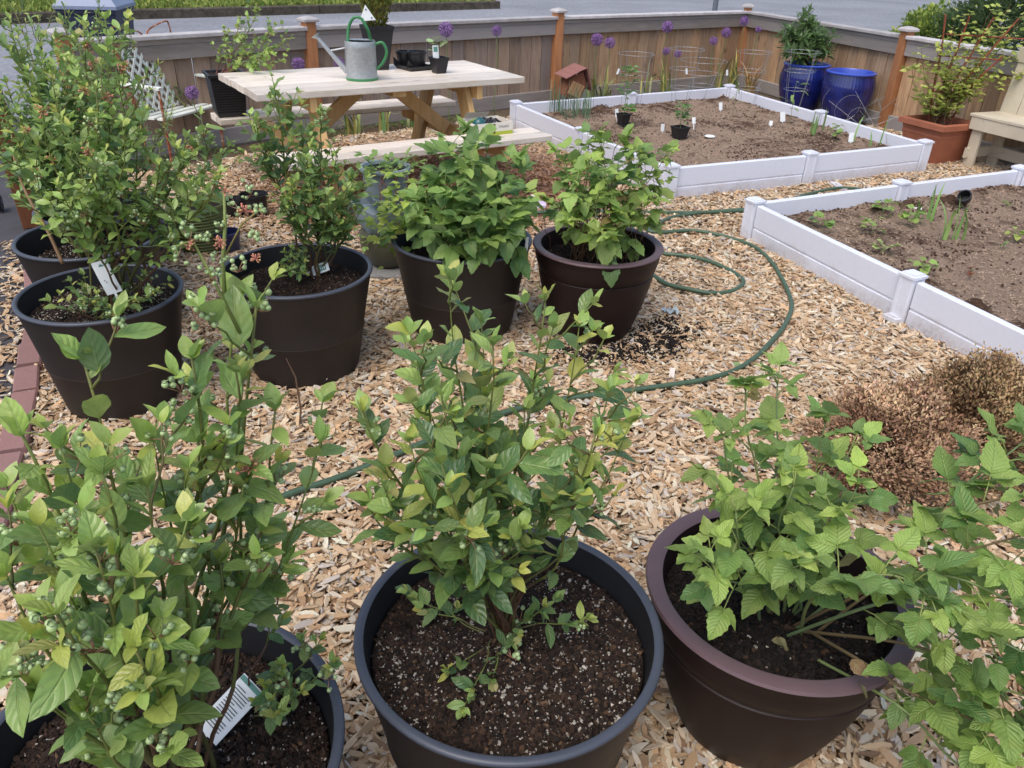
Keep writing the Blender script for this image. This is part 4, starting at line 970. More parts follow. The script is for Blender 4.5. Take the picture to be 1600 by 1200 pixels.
for u in (.06, 1.15):
    b = MB(); b.beam(CB(u, .05, .0), CB(u, .05, .33), .09, .03, up=bv, ch=.003); b.build('leg', M['cream'], root)
    b = MB(); b.beam(CB(u + .01, .31, .0), CB(u + .01, .30, .34), .09, .03, up=bv, ch=.003); b.build('leg', M['cream'], root)
    b = MB(); b.beam(CB(u - .02, .0, .13), CB(u - .02, .34, .13), .022, .08, ch=.003); b.build('stretcher', M['cream'], root)
b = MB(); b.beam(CB(.05, .30, .13), CB(1.18, .30, .13), .03, .09, ch=.003); b.build('long_stretcher', M['cream'], root)
for k_ in range(7):
    b = MB(); b.beam(CB(.06 + .155 * k_, .325, .42), CB(.06 + .155 * k_, .37, .90), .15, .02, up=bv, ch=.003); b.build('back_board', M['cream'], root)
b = MB(); b.beam(CB(-.03, .352, .86), CB(1.2, .352, .86), .024, .11, ch=.003); b.build('top_rail', M['cream'], root)

# ------------------------------------------------------------------ old iron bench with lattice back
gb0 = gp(172, 80, .8); gb1 = gp(262, 62, .8); 
gb = gp(268, 56, .82); lu = (gp(170, 70, .82) - gb).normalized(); lv = Vector((-lu.y, lu.x, 0)); lv = lv if lv.y > 0 else -lv
def LP(u, v, z): return gb + lu * u + lv * v + Z(z)
root = thing('iron_garden_bench', gb, 'rusty iron garden bench with white lattice back and scroll top before the fence', 'bench'); M['lattice'] = mat('faded_white_lattice', lin(226, 230, 220), .6)
W_ = .62
for u in (0, W_):
    b = MB(); b.beam(LP(u, .0, .82), LP(u + (.02 if u == 0 else 0), -.10, .32), .045, .012, up=lv, ch=.002); b.build('back_strap', M['rust'], root)
    b = MB(); b.tube([LP(u, -.10, .32), LP(u, -.12, 0)], .010, 6); b.build('leg', M['rust'], root)
    b = MB(); b.tube([LP(u, -.32, .55), LP(u, -.32, 0)], .010, 6); b.build('leg', M['rust'], root)
    b = MB(); b.beam(LP(u, -.02, .56), LP(u, -.34, .55), .05, .02, ch=.004); b.build('armrest', M['lattice'], root)
for k_ in range(-4, 10):
    for s_ in (1, -1):
        x0 = k_ * .07; z0, z1 = .36, .78; x1 = x0 + (z1 - z0) * .8
        pts = []
        for t in np.linspace(0, 1, 12):
            x = x0 + (x1 - x0) * t; z = z0 + (z1 - z0) * t; x = x if s_ > 0 else W_ - x
            if .01 <= x <= W_ - .01: pts.append((x, z))
        if len(pts) > 1:
            p, q = pts[0], pts[-1]; b = MB(); b.beam(LP(p[0], -.02 - (.8 - p[1]) * .2 + .004 * s_, p[1]), LP(q[0], -.02 - (.8 - q[1]) * .2 + .004 * s_, q[1]), .022, .004, up=lv, ch=.0005); b.build('lattice_strip', M['lattice'], root)
for k_ in range(3): b = MB(); b.beam(LP(0, -.12 - .085 * k_, .34), LP(W_, -.12 - .085 * k_, .34), .06, .015, ch=.002); b.build('seat_slat', M['lattice'], root)
b = MB(); b.tube(arc([LP(0, 0, .80), LP(.01, 0, .90), LP(.04, 0, .925), LP(.18, 0, .90), LP(.25, 0, .87), LP(.26, 0, .82), LP(.225, 0, .80), LP(.20, 0, .825), LP(.225, 0, .85)], 6), .006, 6); b.build('scroll', M['rust'], root)
b = MB(); b.tube(arc([LP(W_, 0, .80), LP(W_ - .01, 0, .90), LP(W_ - .04, 0, .925), LP(W_ - .18, 0, .90), LP(W_ - .29, 0, .87), LP(W_ - .31, 0, .82), LP(W_ - .27, 0, .80), LP(W_ - .25, 0, .825), LP(W_ - .27, 0, .85)], 6), .006, 6); b.build('scroll', M['rust'], root)
b = MB(); b.tube([LP(0, 0, .80), LP(W_, 0, .80)], .007, 6); b.build('back_top_bar', M['rust'], root)

# ------------------------------------------------------------------ wheelie bin by the road, pole
bn = D(160, 60, 8.6); bz = 0; bc_ = Vector((bn.x, 8.6, 0)); BR = rotz(rad(8))
root = thing('wheelie_bin', bc_, 'navy blue wheeled refuse bin with grey lid standing by the road', 'bin')
b = MB(); H_ = .84; sqv = []
for s_, z in ((.20, .06), (.26, H_ - .06), (.275, H_ - .055), (.275, H_ - .02)):
    for u, v in ((-1, -1), (1, -1), (1, 1), (-1, 1)): sqv.append(BR @ Vector((u * s_, v * s_ * 1.1, z)) + bc_)
b.add(sqv, [(j * 4 + q, j * 4 + (q + 1) % 4, (j + 1) * 4 + (q + 1) % 4, (j + 1) * 4 + q) for j in range(3) for q in range(4)] + [(3, 2, 1, 0), (12, 13, 14, 15)]); b.build('body', M['navybin'], root)
b = MB(); vs = []
for s_, z in ((.29, H_ - .02), (.29, H_ + .01), (.24, H_ + .07), (.10, H_ + .09)):
    for u, v in ((-1, -1), (1, -1), (1, 1), (-1, 1)): vs.append(BR @ Vector((u * s_, v * s_ * 1.1, z)) + bc_)
b.add(vs, [(j * 4 + q, j * 4 + (q + 1) % 4, (j + 1) * 4 + (q + 1) % 4, (j + 1) * 4 + q) for j in range(3) for q in range(4)] + [(12, 13, 14, 15)]); b.build('lid', M['binlid'], root)
b = MB(); b.add([BR @ Vector((x, y, z)) + bc_ for (x, y, z) in ((-.10, -.30, H_ + .025), (.08, -.30, H_ + .025), (.07, -.262, H_ + .072), (-.08, -.262, H_ + .072))], [(0, 1, 2, 3)]); b.build('paper_label', M['tag'], root)
for s_ in (-1, 1):
    b = MB(); b.tube([BR @ Vector((s_ * .24, .25, .1)) + bc_, BR @ Vector((s_ * .29, .25, .1)) + bc_], .1, 20); b.build('wheel', M['black'], root)
pg = D(1117, 14, 11.5); root = thing('street_pole', (pg.x, 11.5, 0), 'grey metal pole rising behind the fence near its corner', 'pole')
b = MB(); b.tube([root.location, root.location + Z(3.2)], .035, 14); b.build('pole_shaft', mat('grey_pole', lin(110, 116, 126), .5, metal=.3), root); b = MB(); b.tube([root.location, root.location + Z(.03)], .08, 16); b.build('base_flange', M['kerb'], root)
# caster wheel at the left edge
cw_ = G(0, 322, .03); root = thing('caster_wheel', cw_, 'black caster wheel on the driveway at the left edge', 'wheel'); b = MB(); b.tube([cw_ + Vector((-.012, -.005, .02)), cw_ + Vector((.012, .005, .02))], .05, 24); b.build('tyre', M['black'], root); b = MB(); b.tube([cw_ + Vector((-.016, -.007, .02)), cw_ + Vector((.016, .007, .02))], .018, 14); b.build('hub', M['potrim'], root)

# ------------------------------------------------------------------ HOSE
hp = [(700, 318), (800, 334), (900, 332), (1030, 333), (1100, 334), (1170, 331)]
main = [(1345, 297), (1310, 296), (1270, 303), (1235, 313), (1190, 327), (1140, 331), (1085, 335), (1050, 341), (1028, 352), (1012, 362), (1035, 364), (1075, 362), (1105, 366), (1145, 375), (1180, 388), (1203, 410), (1220, 436), (1234, 466), (1236, 485), (1225, 512), (1205, 536), (1180, 560), (1145, 582), (1100, 597), (1050, 604), (960, 615), (850, 632), (740, 664), (620, 712), (530, 748), (450, 777), (340, 825), (250, 858), (150, 900)]
loop = [(960, 332), (985, 352), (1000, 385), (1035, 397), (1070, 402), (1105, 410), (1136, 422), (1154, 433), (1161, 443), (1154, 452), (1136, 458), (1110, 460), (1080, 456), (1045, 447), (1025, 435), (1000, 418)]
M['hose'] = mat('green_hose', lin(62, 86, 66), .45); kk_ = NB(M['hose']); nn_ = kk_.noise(60, 3, .6, kk_.coord('Object')); kk_.color(kk_.mix(nn_, lin(50, 72, 54), lin(84, 108, 86)))
def hose(pl, label):
    pts = [G(x, y, .026) for x, y in pl]; pts = [Vector((p.x, p.y, .024 + .004 * math.sin(i * 1.7))) for i, p in enumerate(pts)]
    o = MB().tube(arc(pts, 7), .0098, 10).build('garden_hose', M['hose'], None, smooth=True); return o
hroot = thing('garden_hose', G(1236, 480), 'dark green garden hose looping over the chips between pots and beds', 'hose')
for pl, nm in ((main, 'hose_length'), (loop, 'hose_coil'), (hp, 'hose_tail')):
    pts = [G(x, y, .026) for x, y in pl]; pts = [Vector((p.x, p.y, .034 + .003 * math.sin(i * 1.7))) for i, p in enumerate(pts)]
    MB().tube(arc(pts, 7), .0112, 10).build(nm, M['hose'], hroot, smooth=True)

# compost spilt beside the maroon pot
n = 9000; cxy = [(G(1005, 545), .17, .09), (G(1045, 520), .12, .07), (G(1040, 545), .09, .05), (G(965, 562), .18, .05), (G(905, 560), .12, .06), (G(925, 545), .10, .04)]
PP = []
for i in range(n):
    c_, a_, b_ = random.choices(cxy, [3, 2.4, 1.6, 1.4, 1.2, 1])[0]; PP.append((c_.x + random.gauss(0, a_ * .5), c_.y + random.gauss(0, b_ * .8), random.uniform(.012, .030)))
T = np.array([lin(26, 22, 22)]) * rng.uniform(.5, 1.6, (n, 1)); s_ = rng.uniform(.003, .012, n)
o = scatter('spilt_compost', np.array(PP), rng.normal(0, .6, (n, 3)), np.c_[s_, s_ * .8, s_ * .5], rng.integers(0, 4, n), T, CRUMBS); tag(o, 'black compost spilt on the chips beside the maroon bowl planter', 'compost')
# torn plastic bag
c_ = G(1046, 488, .03); root = thing('plastic_scrap', c_, 'crumpled grey blue plastic scrap lying above the spilt compost', 'litter'); b = MB(); N = 8; vs = []
for j in range(N + 1):
    for i in range(N + 1): vs.append(c_ + Vector((.065 * (i / N - .5) + .01 * math.sin(j), .045 * (j / N - .5) + .01 * math.sin(i * 1.3), .01 + .018 * noise.noise(Vector((i * .7, j * .7, 5))))))
b.add(vs, [(j * (N + 1) + i, j * (N + 1) + i + 1, (j + 1) * (N + 1) + i + 1, (j + 1) * (N + 1) + i) for j in range(N) for i in range(N)]); b.build('film', M['clear'], root, smooth=True)
# pale stone beyond the raspberry pot
c_ = G(838, 322, .03); root = thing('pale_stone', c_, 'pale lilac stone slab lying between the raspberry pots', 'stone'); b = MB(); b.beam(c_ + Vector((-.06, 0, 0)), c_ + Vector((.06, .01, 0)), .08, .05, ch=.012); b.build('slab', mat('lilac_stone', lin(200, 186, 210), .7), root)
b = MB(); b.ball(c_ + Vector((-.02, .03, .04)), .03, 10, 6); b.build('pebble', mat('cream_stone', lin(206, 198, 180), .8), root)

# loose wood piece
for px, py, a in ((1051, 585, 1.3), (540, 1085, .3)):
    pass
c_ = G(1050, 583, .03); root = thing('wood_splinter', c_, 'long flat splinter of wood lying near the hose', 'wood piece'); b = MB(); b.beam(c_ + Vector((-.008, -.035, 0)), c_ + Vector((.008, .035, .004)), .022, .005, ch=.001); b.build('splinter', M['pine'], root)

# ------------------------------------------------------------------ TOMATO CAGES
def ring(c, r, n=24, R_=None):
    return [c + ((R_ @ Vector((r * math.cos(t), r * math.sin(t), 0))) if R_ else Vector((r * math.cos(t), r * math.sin(t), 0))) for t in [2 * math.pi * k_ / n for k_ in range(n + 1)]]
def cage(base, label, R_=None, h=.85, rt=.19, rb_=.09, sink=.15, legs=4, rings=(1.0, .66, .33), wr=.0017):
    root = thing('tomato_cage', base, label, 'plant cage', 'wire tomato cages'); R_ = R_ or Matrix.Identity(3)
    for f_ in rings:
        z = h * f_ - (sink if R_ == Matrix.Identity(3) else 0); r = rb_ + (rt - rb_) * f_
        b = MB(); b.tube([base + R_ @ Vector((r * math.cos(t), r * math.sin(t), z)) for t in [2 * math.pi * k_ / 28 for k_ in range(29)]], wr, 4, cap=False); b.build('wire_ring', M['wire'], root)
    for k_ in range(legs):
        q = 2 * math.pi * k_ / legs + .4; b = MB()
        b.tube([base + R_ @ Vector((math.cos(q) * (rb_ + (rt - rb_) * t), math.sin(q) * (rb_ + (rt - rb_) * t), h * t - sink)) for t in (0.02, .5, 1.03)], wr, 4); b.build('wire_leg', M['wire'], root)
    return root
ZB = .14
for px, py, lab, h, rt in ((985, 172, 'wire tomato cage in the raised bed, leftmost, around the taller seedling', .50, .17), (1062, 165, 'wire tomato cage second from the left in the raised bed, before the alliums', .52, .17),
                   (1092, 152, 'wide low wire cage in the back centre of the raised bed', .36, .24), (1166, 165, 'wire tomato cage at the far corner of the raised bed', .50, .17),
                   (1238, 168, 'wire tomato cage in front of the peony pot', .52, .17)):
    g = gp(px, py, ZB); cage(g + Z(ZB), lab, h=h, rt=rt, sink=.0)
for k_, (px, py, ax, an, lab) in enumerate(((1345, 180, Vector((.3, 1, 0)), 62, 'wire cage tipped over leftward in the heap beside the empty blue pot'), (1372, 188, Vector((-.4, 1, 0)), 68, 'wire cage lying across the heap toward the terracotta planter'), (1352, 196, Vector((1, .2, 0)), -75, 'wire cage lying flat at the front of the heap'), (1368, 176, Vector((.1, 1, 0)), 40, 'wire cage leaning upright against the orange fence post'))):
    g = gp(px, py, .1); cage(g + Z(.10), lab, R_=Matrix.Rotation(rad(an), 3, ax), h=.55, rt=.17, rb_=.05, sink=.12)
g = gp(1595, 262, .1) + Vector((.0, .35, .0)); cage(g + Z(.08), 'wire cage lying on its side under the cream bench', R_=Matrix.Rotation(rad(80), 3, Vector((.2, 1, 0))), h=.4, rt=.12, rb_=.05, sink=.1)

# ------------------------------------------------------------------ TAGS
def tagcard(p, w_, h_, up, face, label, mt='tag', name='plant_tag', bend=0.0, stake=True):
    root = thing(name, p, label, 'plant tag'); up = up.normalized(); n_ = face - up * face.dot(up); n_.normalize(); s = up.cross(n_)
    b = MB(); N = 5; vs = []
    for j in range(N + 1):
        t = j / N
        for a in (-1, 1):
            for e in (0, .0012): vs.append(p + s * (a * w_ / 2) + up * (h_ * t) + n_ * (bend * math.sin(t * 2.2) * h_ + e))
    fs = []
    for j in range(N):
        o = j * 4; fs += [(o + 1, o + 3, o + 7, o + 5), (o + 2, o, o + 4, o + 6), (o, o + 1, o + 5, o + 4), (o + 3, o + 2, o + 6, o + 7)]
    fs += [(N * 4, N * 4 + 1, N * 4 + 3, N * 4 + 2)]; b.add(vs, fs); b.build('card', M[mt], root)
    if stake: b = MB(); b.beam(p - up * .05, p + up * .004, .008, .0015, up=n_, ch=.0002); b.build('stake', M[mt], root)
    return root, s, up, n_
for px, py, z, w_, h_, lab in ((1035, 205, .21, .03, .06, 'white plastic tag beside the right potted seedling in the raised bed'), (1084, 193, .27, .028, .05, 'white tag held on the wire right of the right potted seedling'), (1126, 172, .2, .032, .07, 'white tag at the back of the raised bed near the thin seedling'), (1223, 190, .2, .045, .085, 'wide white tag at the stem of the seedling before the blue pot'), (1329, 222, .2, .04, .075, 'white tag slanting near the right edge of the far raised bed'), (1204, 196, .21, .03, .04, 'small white tag lying in the middle right of the far raised bed'), (964, 183, .22, .03, .07, 'pale tag behind the left potted seedling')):
    g = G(px, py, z - .055); tagcard(g, w_, h_, Vector((random.uniform(-.25, .25), random.uniform(.0, .3), 1)), Vector((-.1, -1, .3)), lab)
for px, py, z, lab in ((964, 116, 0, 'white tag clipped on the ring of the leftmost wire cage'), (1073, 116, 0, 'white tag clipped at the right of the second wire cage ring'), (1136, 118, 0, 'white tag clipped at the left of the corner wire cage')):
    g = D(px, py, gp(1030, 165, .2).y); tagcard(Vector(g), .018, .05, Vector((random.uniform(-.4, .4), 0, 1)), Vector((0, -1, .2)), lab, stake=False)
g = G(1109, 214, .145); root = thing('white_stone', g, 'flat white stone lying in the middle of the far raised bed', 'stone'); b = MB(); b.ball(g + Z(.006), .045, 14, 8, sq=.22); b.build('stone', M['tag'], root, smooth=True)
g = G(1440, 327, .145); root, *_ = tagcard(g + Z(.004), .03, .08, Vector((-1, .35, .05)), Vector((0, -.2, 1)), 'blue grey plastic tag lying flat behind the corn seedlings', stake=False)
# printed nursery tags
p = D(180, 458, 2.43); root, s, u_, n_ = tagcard(p, .052, .115, Vector((-.32, .1, 1)), Vector((.15, -1, .25)), 'curved white tag with green tree in bowl emblem, in the pot by the bricks', bend=.05)
def emblem(root, o, s, u_, n_, k_):
    b = MB(); q = [o + (s * math.cos(t) + u_ * math.sin(t)) * .0115 * k_ + n_ * .002 for t in np.linspace(math.pi, 2 * math.pi, 12)]; b.add(q, [tuple(range(12))]); b.build('emblem_bowl', M['inkgreen'], root)
    b = MB(); b.beam(o + n_ * .002, o + u_ * .010 * k_ + n_ * .002, .002 * k_, .0004, up=n_, ch=.00005)
    for dx, dy, r in ((-.004, .013, .0045), (.004, .013, .0045), (0, .010, .003), (-.001, .016, .004)): b.add([o + (s * (dx + r * math.cos(t)) + u_ * (dy + r * math.sin(t) * .7)) * k_ + n_ * .0022 for t in np.linspace(0, 6.28, 9)[:-1]], [tuple(range(8))])
    b.build('emblem_tree', M['inkgreen'], root)
emblem(root, p + u_ * .085 + n_ * .0045 + s * .001, s, u_, n_, 1.0)
text('GARDEN', .007, p + u_ * .106 + n_ * .0055, s, u_, 'inkgreen', root) if False else None
for a in np.linspace(-1.0, 1.0, 9):
    b = MB(); cc_ = p + u_ * (.082 + .022 * math.cos(a)) + s * (.022 * math.sin(a)) + n_ * .0062; b.beam(cc_ - s * .0013, cc_ + s * .0013, .0028, .0003, up=n_, ch=.00005); b.build('arched_letter', M['inkgreen'], root)
for dx, dz in ((-.010, .050), (-.006, .043)): b = MB(); cc_ = p + u_ * dz + s * dx + n_ * .0065; b.beam(cc_ - s * .002, cc_ + s * .002, .003, .0003, up=n_, ch=.00005); b.build('printed_mark', M['ink'], root)
# instruction tag in the front left pot
p = D(318, 1165, .70); q = D(385, 1082, .80); u_ = (q - p).normalized(); 
p = G(322, 1148, .385); q = G(383, 1098, .40); u_ = (q - p).normalized()
root, s, u_, n_ = tagcard(p, .052, .105, u_ + Z(.25), Vector((.0, -.55, 1)), 'white printed care tag with green edge lying in the front left pot', bend=.02)
for k_ in range(15):
    b = MB(); t = .14 + k_ * .048; L_ = .036 * (1 if k_ % 5 != 4 else .6); cc_ = p + u_ * (.105 * t) + n_ * (.02 * math.sin(t * 2.2) * .105 + .0022)
    b.beam(cc_ - s * .02, cc_ - s * .02 + s * L_, .0016, .0002, up=n_, ch=.00003); b.build('text_line', M['ink'], root)
b = MB(); cc_ = p + u_ * .099 + n_ * .0042; b.beam(cc_ - s * .025, cc_ + s * .025, .008, .0003, up=n_, ch=.00005); b.build('green_edge', M['inkgreen'], root)
# tag in the pot left of the strawberry planter
p = G(488, 424, .385); root, s, u_, n_ = tagcard(p, .04, .07, Vector((.9, .05, .35)), Vector((.0, -.8, .7)), 'white tag with green print leaning in the pot left of the strawberry planter')
b = MB(); cc_ = p + u_ * .045 + n_ * .003; b.beam(cc_ - s * .012, cc_ + s * .012, .026, .0003, up=n_, ch=.00005); b.build('green_print', M['inkgreen'], root)
for k_ in range(3): b = MB(); cc_ = p + u_ * (.036 + .008 * k_) + n_ * .0036; b.beam(cc_ - s * .008, cc_ + s * .008, .003, .0003, up=n_, ch=.00005); b.build('print_line', M['tag'], root)
# white tag in the sprawling raspberry
p = D(1448, 918, 1.05); root, s, u_, n_ = tagcard(Vector(p), .045, .055, Vector((.8, .2, .3)), Vector((-.2, -.9, .8)), 'pale blue white tag caught in the sprawling raspberry canes')
p = G(822, 392, .43); root, s, u_, n_ = tagcard(Vector(p), .012, .06, Vector((.05, 0, 1)), Vector((0, -1, .2)), 'narrow white tag at the right rim of the leafy raspberry pot')
p = G(1590, 672, .12); root, s, u_, n_ = tagcard(Vector(p), .03, .05, Vector((.1, 0, 1)), Vector((-.3, -1, .5)), 'white tag by the rear dried plant at the right edge')
# triangular tag on the conifer
c_ = D(573, 24, CONIFER_BASE.y - .12); root = thing('triangle_tag', c_, 'white triangular tag with small icons hanging on the young conifer', 'plant tag')
def tri(c_, s, off):
    return [c_ + vx * s * math.cos(t) + Z(s * math.sin(t)) + vy * off for t in (rad(96), rad(216), rad(336))]
b = MB(); b.add(tri(c_, .062, 0) + tri(c_, .062, .0015), [(0, 1, 2), (5, 4, 3), (0, 3, 4, 1), (1, 4, 5, 2), (2, 5, 3, 0)]); b.build('card', M['tag'], root)
for t in (96, 216, 336):
    b = MB(); e_ = c_ + vx * .034 * math.cos(rad(t)) + Z(.034 * math.sin(rad(t))) - vy * .002; b.box(e_, (.009, .0006, .009), rotz(math.atan2(vx.y, vx.x))); b.build('icon', M['ink'], root)
# tag on the square pot seedling
p = SQUARE_POT - vy * .03 - vx * .015 + Z(.09); root, s, u_, n_ = tagcard(p, .04, .085, Vector((-.05, 0, 1)), -vy, 'cream tag with green picture in the small square pot', stake=True)
b = MB(); cc_ = p + u_ * .06 + n_ * .003; b.beam(cc_ - s * .013, cc_ + s * .013, .03, .0003, up=n_, ch=.00005); b.build('picture', M['inkgreen'], root)
# small black pots with seedlings in bed 1, and a tipped pot in bed 2
SEED1 = G(973, 195, .142); SEED2 = G(1061, 216, .142)
for S_, r, lab in ((SEED1, .045, 'black seedling pot with tomato plant, left one in the far raised bed'), (SEED2, .055, 'black seedling pot with pale stems, right one in the far raised bed')):
    root = thing('seedling_pot', S_, lab, 'plant pot', 'black seedling pots in the far bed'); b = MB(); sqlathe(b, [(1e-4, 0), (r * .72, 0), (r, .085), (r + .004, .085), (r + .004, .095), (r - .004, .095), (r - .004, .08)], S_, rotz(.5)); b.build('pot_wall', M['black'], root); b = MB(); sqlathe(b, [(1e-4, .082), (r - .004, .082)], S_, rotz(.5)); b.build('potting_soil', M['potsoil'], root)
g = G(1508, 318, .155); nursery_pot(g + Z(.02), .038, .06, 'small black pot tipped on its side behind the corn seedlings', R3=Matrix.Rotation(rad(50), 3, Vector((.6, -.8, 0))), empty=True)

# ribbed black container holding the bleeding heart, left of the table
BH_P = gp(394, 178, .1) ; g = G(392, 182, .0); BHP = Vector((-2.02, 5.55, 0)); 
BHP = TP(.10, 1.10, .431)

# ------------------------------------------------------------------ PLANTS
def rnd_dir(up=.3):
    q = random.uniform(0, 6.283); return Vector((math.cos(q), math.sin(q), up)).normalized()
def curve(p0, p1, lean=None, n=12, wob=.01, sag=0):
    L = (p1 - p0).length; lean = lean or (Vector((0, 0, 1)) * L * .35 + (p1 - p0) * .15)
    c1 = p0 + lean * .6; c2 = p1 - Vector(((p1 - p0).x * .25, (p1 - p0).y * .25, (p1 - p0).z * .45))
    ph = [random.uniform(0, 6) for _ in range(4)]
    out = []
    for i in range(n + 1):
        t = i / n; p = p0 * (1 - t) ** 3 + c1 * 3 * t * (1 - t) ** 2 + c2 * 3 * t * t * (1 - t) + p1 * t ** 3
        a = wob * math.sin(math.pi * t)
        p = p + Vector((a * math.sin(t * 7 + ph[0]) + a * .5 * math.sin(t * 15 + ph[1]), a * math.sin(t * 6 + ph[2]) + a * .5 * math.sin(t * 14 + ph[3]), -sag * t * t))
        out.append(p)
    return out
def at_t(pts, t):
    f = t * (len(pts) - 1); i = min(int(f), len(pts) - 2); p = pts[i].lerp(pts[i + 1], f - i); return p, (pts[i + 1] - pts[i]).normalized()
BERRIES = []
for s in range(4):
    r = random.Random(s); b = MB(); 
    for k_ in range(r.randint(6, 11)):
        c_ = Vector((r.gauss(0, .011), r.gauss(0, .011), r.gauss(0, .010))); rr = r.uniform(.0042, .0062)
        col = lerp3(lin(184, 204, 144), lin(146, 172, 120), r.random()); b.ball(c_, rr, 9, 6, col=col)
        up = Vector((r.gauss(0, .4), r.gauss(0, .4), 1)).normalized(); b.tube([c_ + up * rr * .8, c_ + up * rr * 1.2], [rr * .62, rr * .78], 6, col=lin(128, 140, 110), cap=False)
        b.tube([c_ - up * rr, Vector((0, 0, -.02))], [.0008, .001], 4, col=lin(160, 120, 96))
    o = b.build('berry_cluster_source', M['vtintgloss'], None, smooth=True); BERRIES.append(o.data); bpy.data.objects.remove(o)
BLOSSOM = []
for s in range(2):
    r = random.Random(40 + s); b = MB()
    for k_ in range(22):
        d = Vector((r.gauss(0, 1), r.gauss(0, 1), r.gauss(.3, 1))).normalized(); e = d * r.uniform(.010, .024); b.tube([Vector((0, 0, 0)), e], [.001, .0012], 4, col=lin(196, 130, 112))
        if k_ % 2: b.ball(e, .0035, 6, 4, col=lerp3(lin(206, 120, 110), lin(190, 150, 100), r.random()))
    o = b.build('blossom_source', M['vtintgloss'], None, smooth=True); BLOSSOM.append(o.data); bpy.data.objects.remove(o)

def blue_tint(t, vig=0.0):
    """t 0 old leaf, 1 shoot tip"""
    q = random.random()
    if vig < 0: return jit(lerp3(lin(48, 84, 46), lin(92, 126, 74), random.random()), .12)
    c = lerp3(DEEP, MATURE, random.random())
    if t > .55: c = lerp3(c, YOUNG, min(1, (t - .55) * 2.2) * random.uniform(.5, 1))
    if t > .8 and q < .35: c = lerp3(c, YELLOW, random.uniform(.3, .8))
    if t > .8 and q > .93: c = lerp3(c, RED, random.uniform(.2, .6))
    if q > .985: c = lerp3(c, lin(150, 140, 70), .5)
    return jit(lerp3(c, YOUNG, vig * random.random()), .14)

def leafy_shoot(L, pts, lo, hi, spacing, size, ang=55, tipn=4, vig=0, tipsize=.6, upm=.35):
    Ln = sum((pts[i + 1] - pts[i]).length for i in range(len(pts) - 1)); n = max(1, int(Ln * (hi - lo) / spacing)); az = random.uniform(0, 6.28)
    for i in range(n):
        t = lo + (hi - lo) * (i + random.random() * .6) / n; p, d = at_t(pts, t); az += 2.4 + random.uniform(-.3, .3)
        s_ = d.orthogonal().normalized(); o = (Matrix.Rotation(az, 3, d) @ s_)
        a = rad(ang + random.uniform(-20, 25)); dd = d * math.cos(a) + o * math.sin(a) + Vector((0, 0, upm * random.random() - .08))
        sz = size * random.uniform(.65, 1.15) * (1 - .35 * max(0, t - .75) / .25)
        L.append((*leaf_matrix(p, dd, sz, random.uniform(-.5, .5)), blue_tint(t, vig)))
    p, d = at_t(pts, hi if hi < 1 else .999)
    for k_ in range(tipn):
        az += 2.4; s_ = d.orthogonal().normalized(); o = (Matrix.Rotation(az, 3, d) @ s_); a = rad(random.uniform(12, 48))
        L.append((*leaf_matrix(p, d * math.cos(a) + o * math.sin(a), size * tipsize * random.uniform(.6, 1.1), random.uniform(-.6, .6)), blue_tint(1.0, vig)))

def add_mesh_children(root, meshes, pts_, name, smin=.8, smax=1.15):
    for p in pts_:
        o = bpy.data.objects.new(name, random.choice(meshes)); C.objects.link(o); o.parent = root; o.location = p - root.location; o.rotation_euler = (random.uniform(-.5, .5), random.uniform(-.5, .5), random.uniform(0, 6)); s = random.uniform(smin, smax); o.scale = (s, s, s)

def blueberry(base, tips, label, seed, size=.045, nside=6, sl=(.06, .16), kind='blue', objs=True, spacing=.014, r0=.006, berries=10, low=None, vig=0.0, group=None, name='blueberry_bush', spread=.05, blossoms=0, lo=.45, upm=.35, stemcol=None):
    random.seed(seed); root = thing(name, base, label, 'shrub', group); L = []; S = MB(); B = []; Bl = []
    for tip in tips:
        tp = Vector(tip[:3]); full = tip[3] if len(tip) > 3 else lo; mul = tip[4] if len(tip) > 4 else 1.0
        p0 = base + Vector((random.uniform(-spread, spread), random.uniform(-spread, spread), -.02)); Lh = (tp - p0).length
        main = curve(p0, tp, n=14, wob=Lh * .025); r = r0 * random.uniform(.7, 1.15)
        cols = stemcol or random.choice([lin(112, 84, 60), lin(104, 100, 56), lin(96, 66, 50), lin(118, 120, 64)])
        o = len(S.v); S.tube(main[:8], [r * (1 - .5 * i / 14) for i in range(8)], 6, col=cols); S.tube(main[7:], [r * (1 - .5 * (i + 7) / 14) * (1 if i < 5 else .7) for i in range(8)], 5, col=lerp3(cols, lin(130, 150, 70), .6))
        leafy_shoot(L, main, max(full, .55), 1, spacing / max(.35, mul), size, vig=vig, upm=upm)
        ns = max(1, int(nside * mul * Lh / .5))
        for k_ in range(ns):
            t = full + (.97 - full) * (k_ + random.random()) / ns; p, d = at_t(main, t); q = rnd_dir(random.uniform(.1, .9)); q = (q + d * .5).normalized()
            ll = random.uniform(*sl) * (1.15 - .5 * t); e = p + q * ll; e.z += ll * .25; sh = curve(p, e, lean=q * ll * .5, n=5, wob=.004)
            S.tube(sh, [.0022, .0020, .0018, .0016, .0014, .0012], 4, col=lerp3(cols, lin(136, 156, 76), random.random()))
            leafy_shoot(L, sh, .12, 1, spacing, size * random.uniform(.75, 1.05), vig=vig, tipn=3, upm=upm)
            if random.random() < berries / max(1, ns * len(tips)): B.append(e + Vector((0, 0, -.01)) if random.random() < .4 else at_t(sh, .6)[0] + Vector((0, 0, .012)))
            elif random.random() < blossoms / max(1, ns * len(tips)): Bl.append(e)
    S.build('stems', M['stem'], root, smooth=True)
    if objs: place_leaves(root, L, 'blue', 'leafBs')
    else: leaves_mesh('foliage', L, kind, 'leafBs', root, root.location)['kind'] = 'stuff'
    add_mesh_children(root, BERRIES, B, 'berry_cluster', .6, .95); add_mesh_children(root, BLOSSOM, Bl, 'spent_blossom')
    return root, L

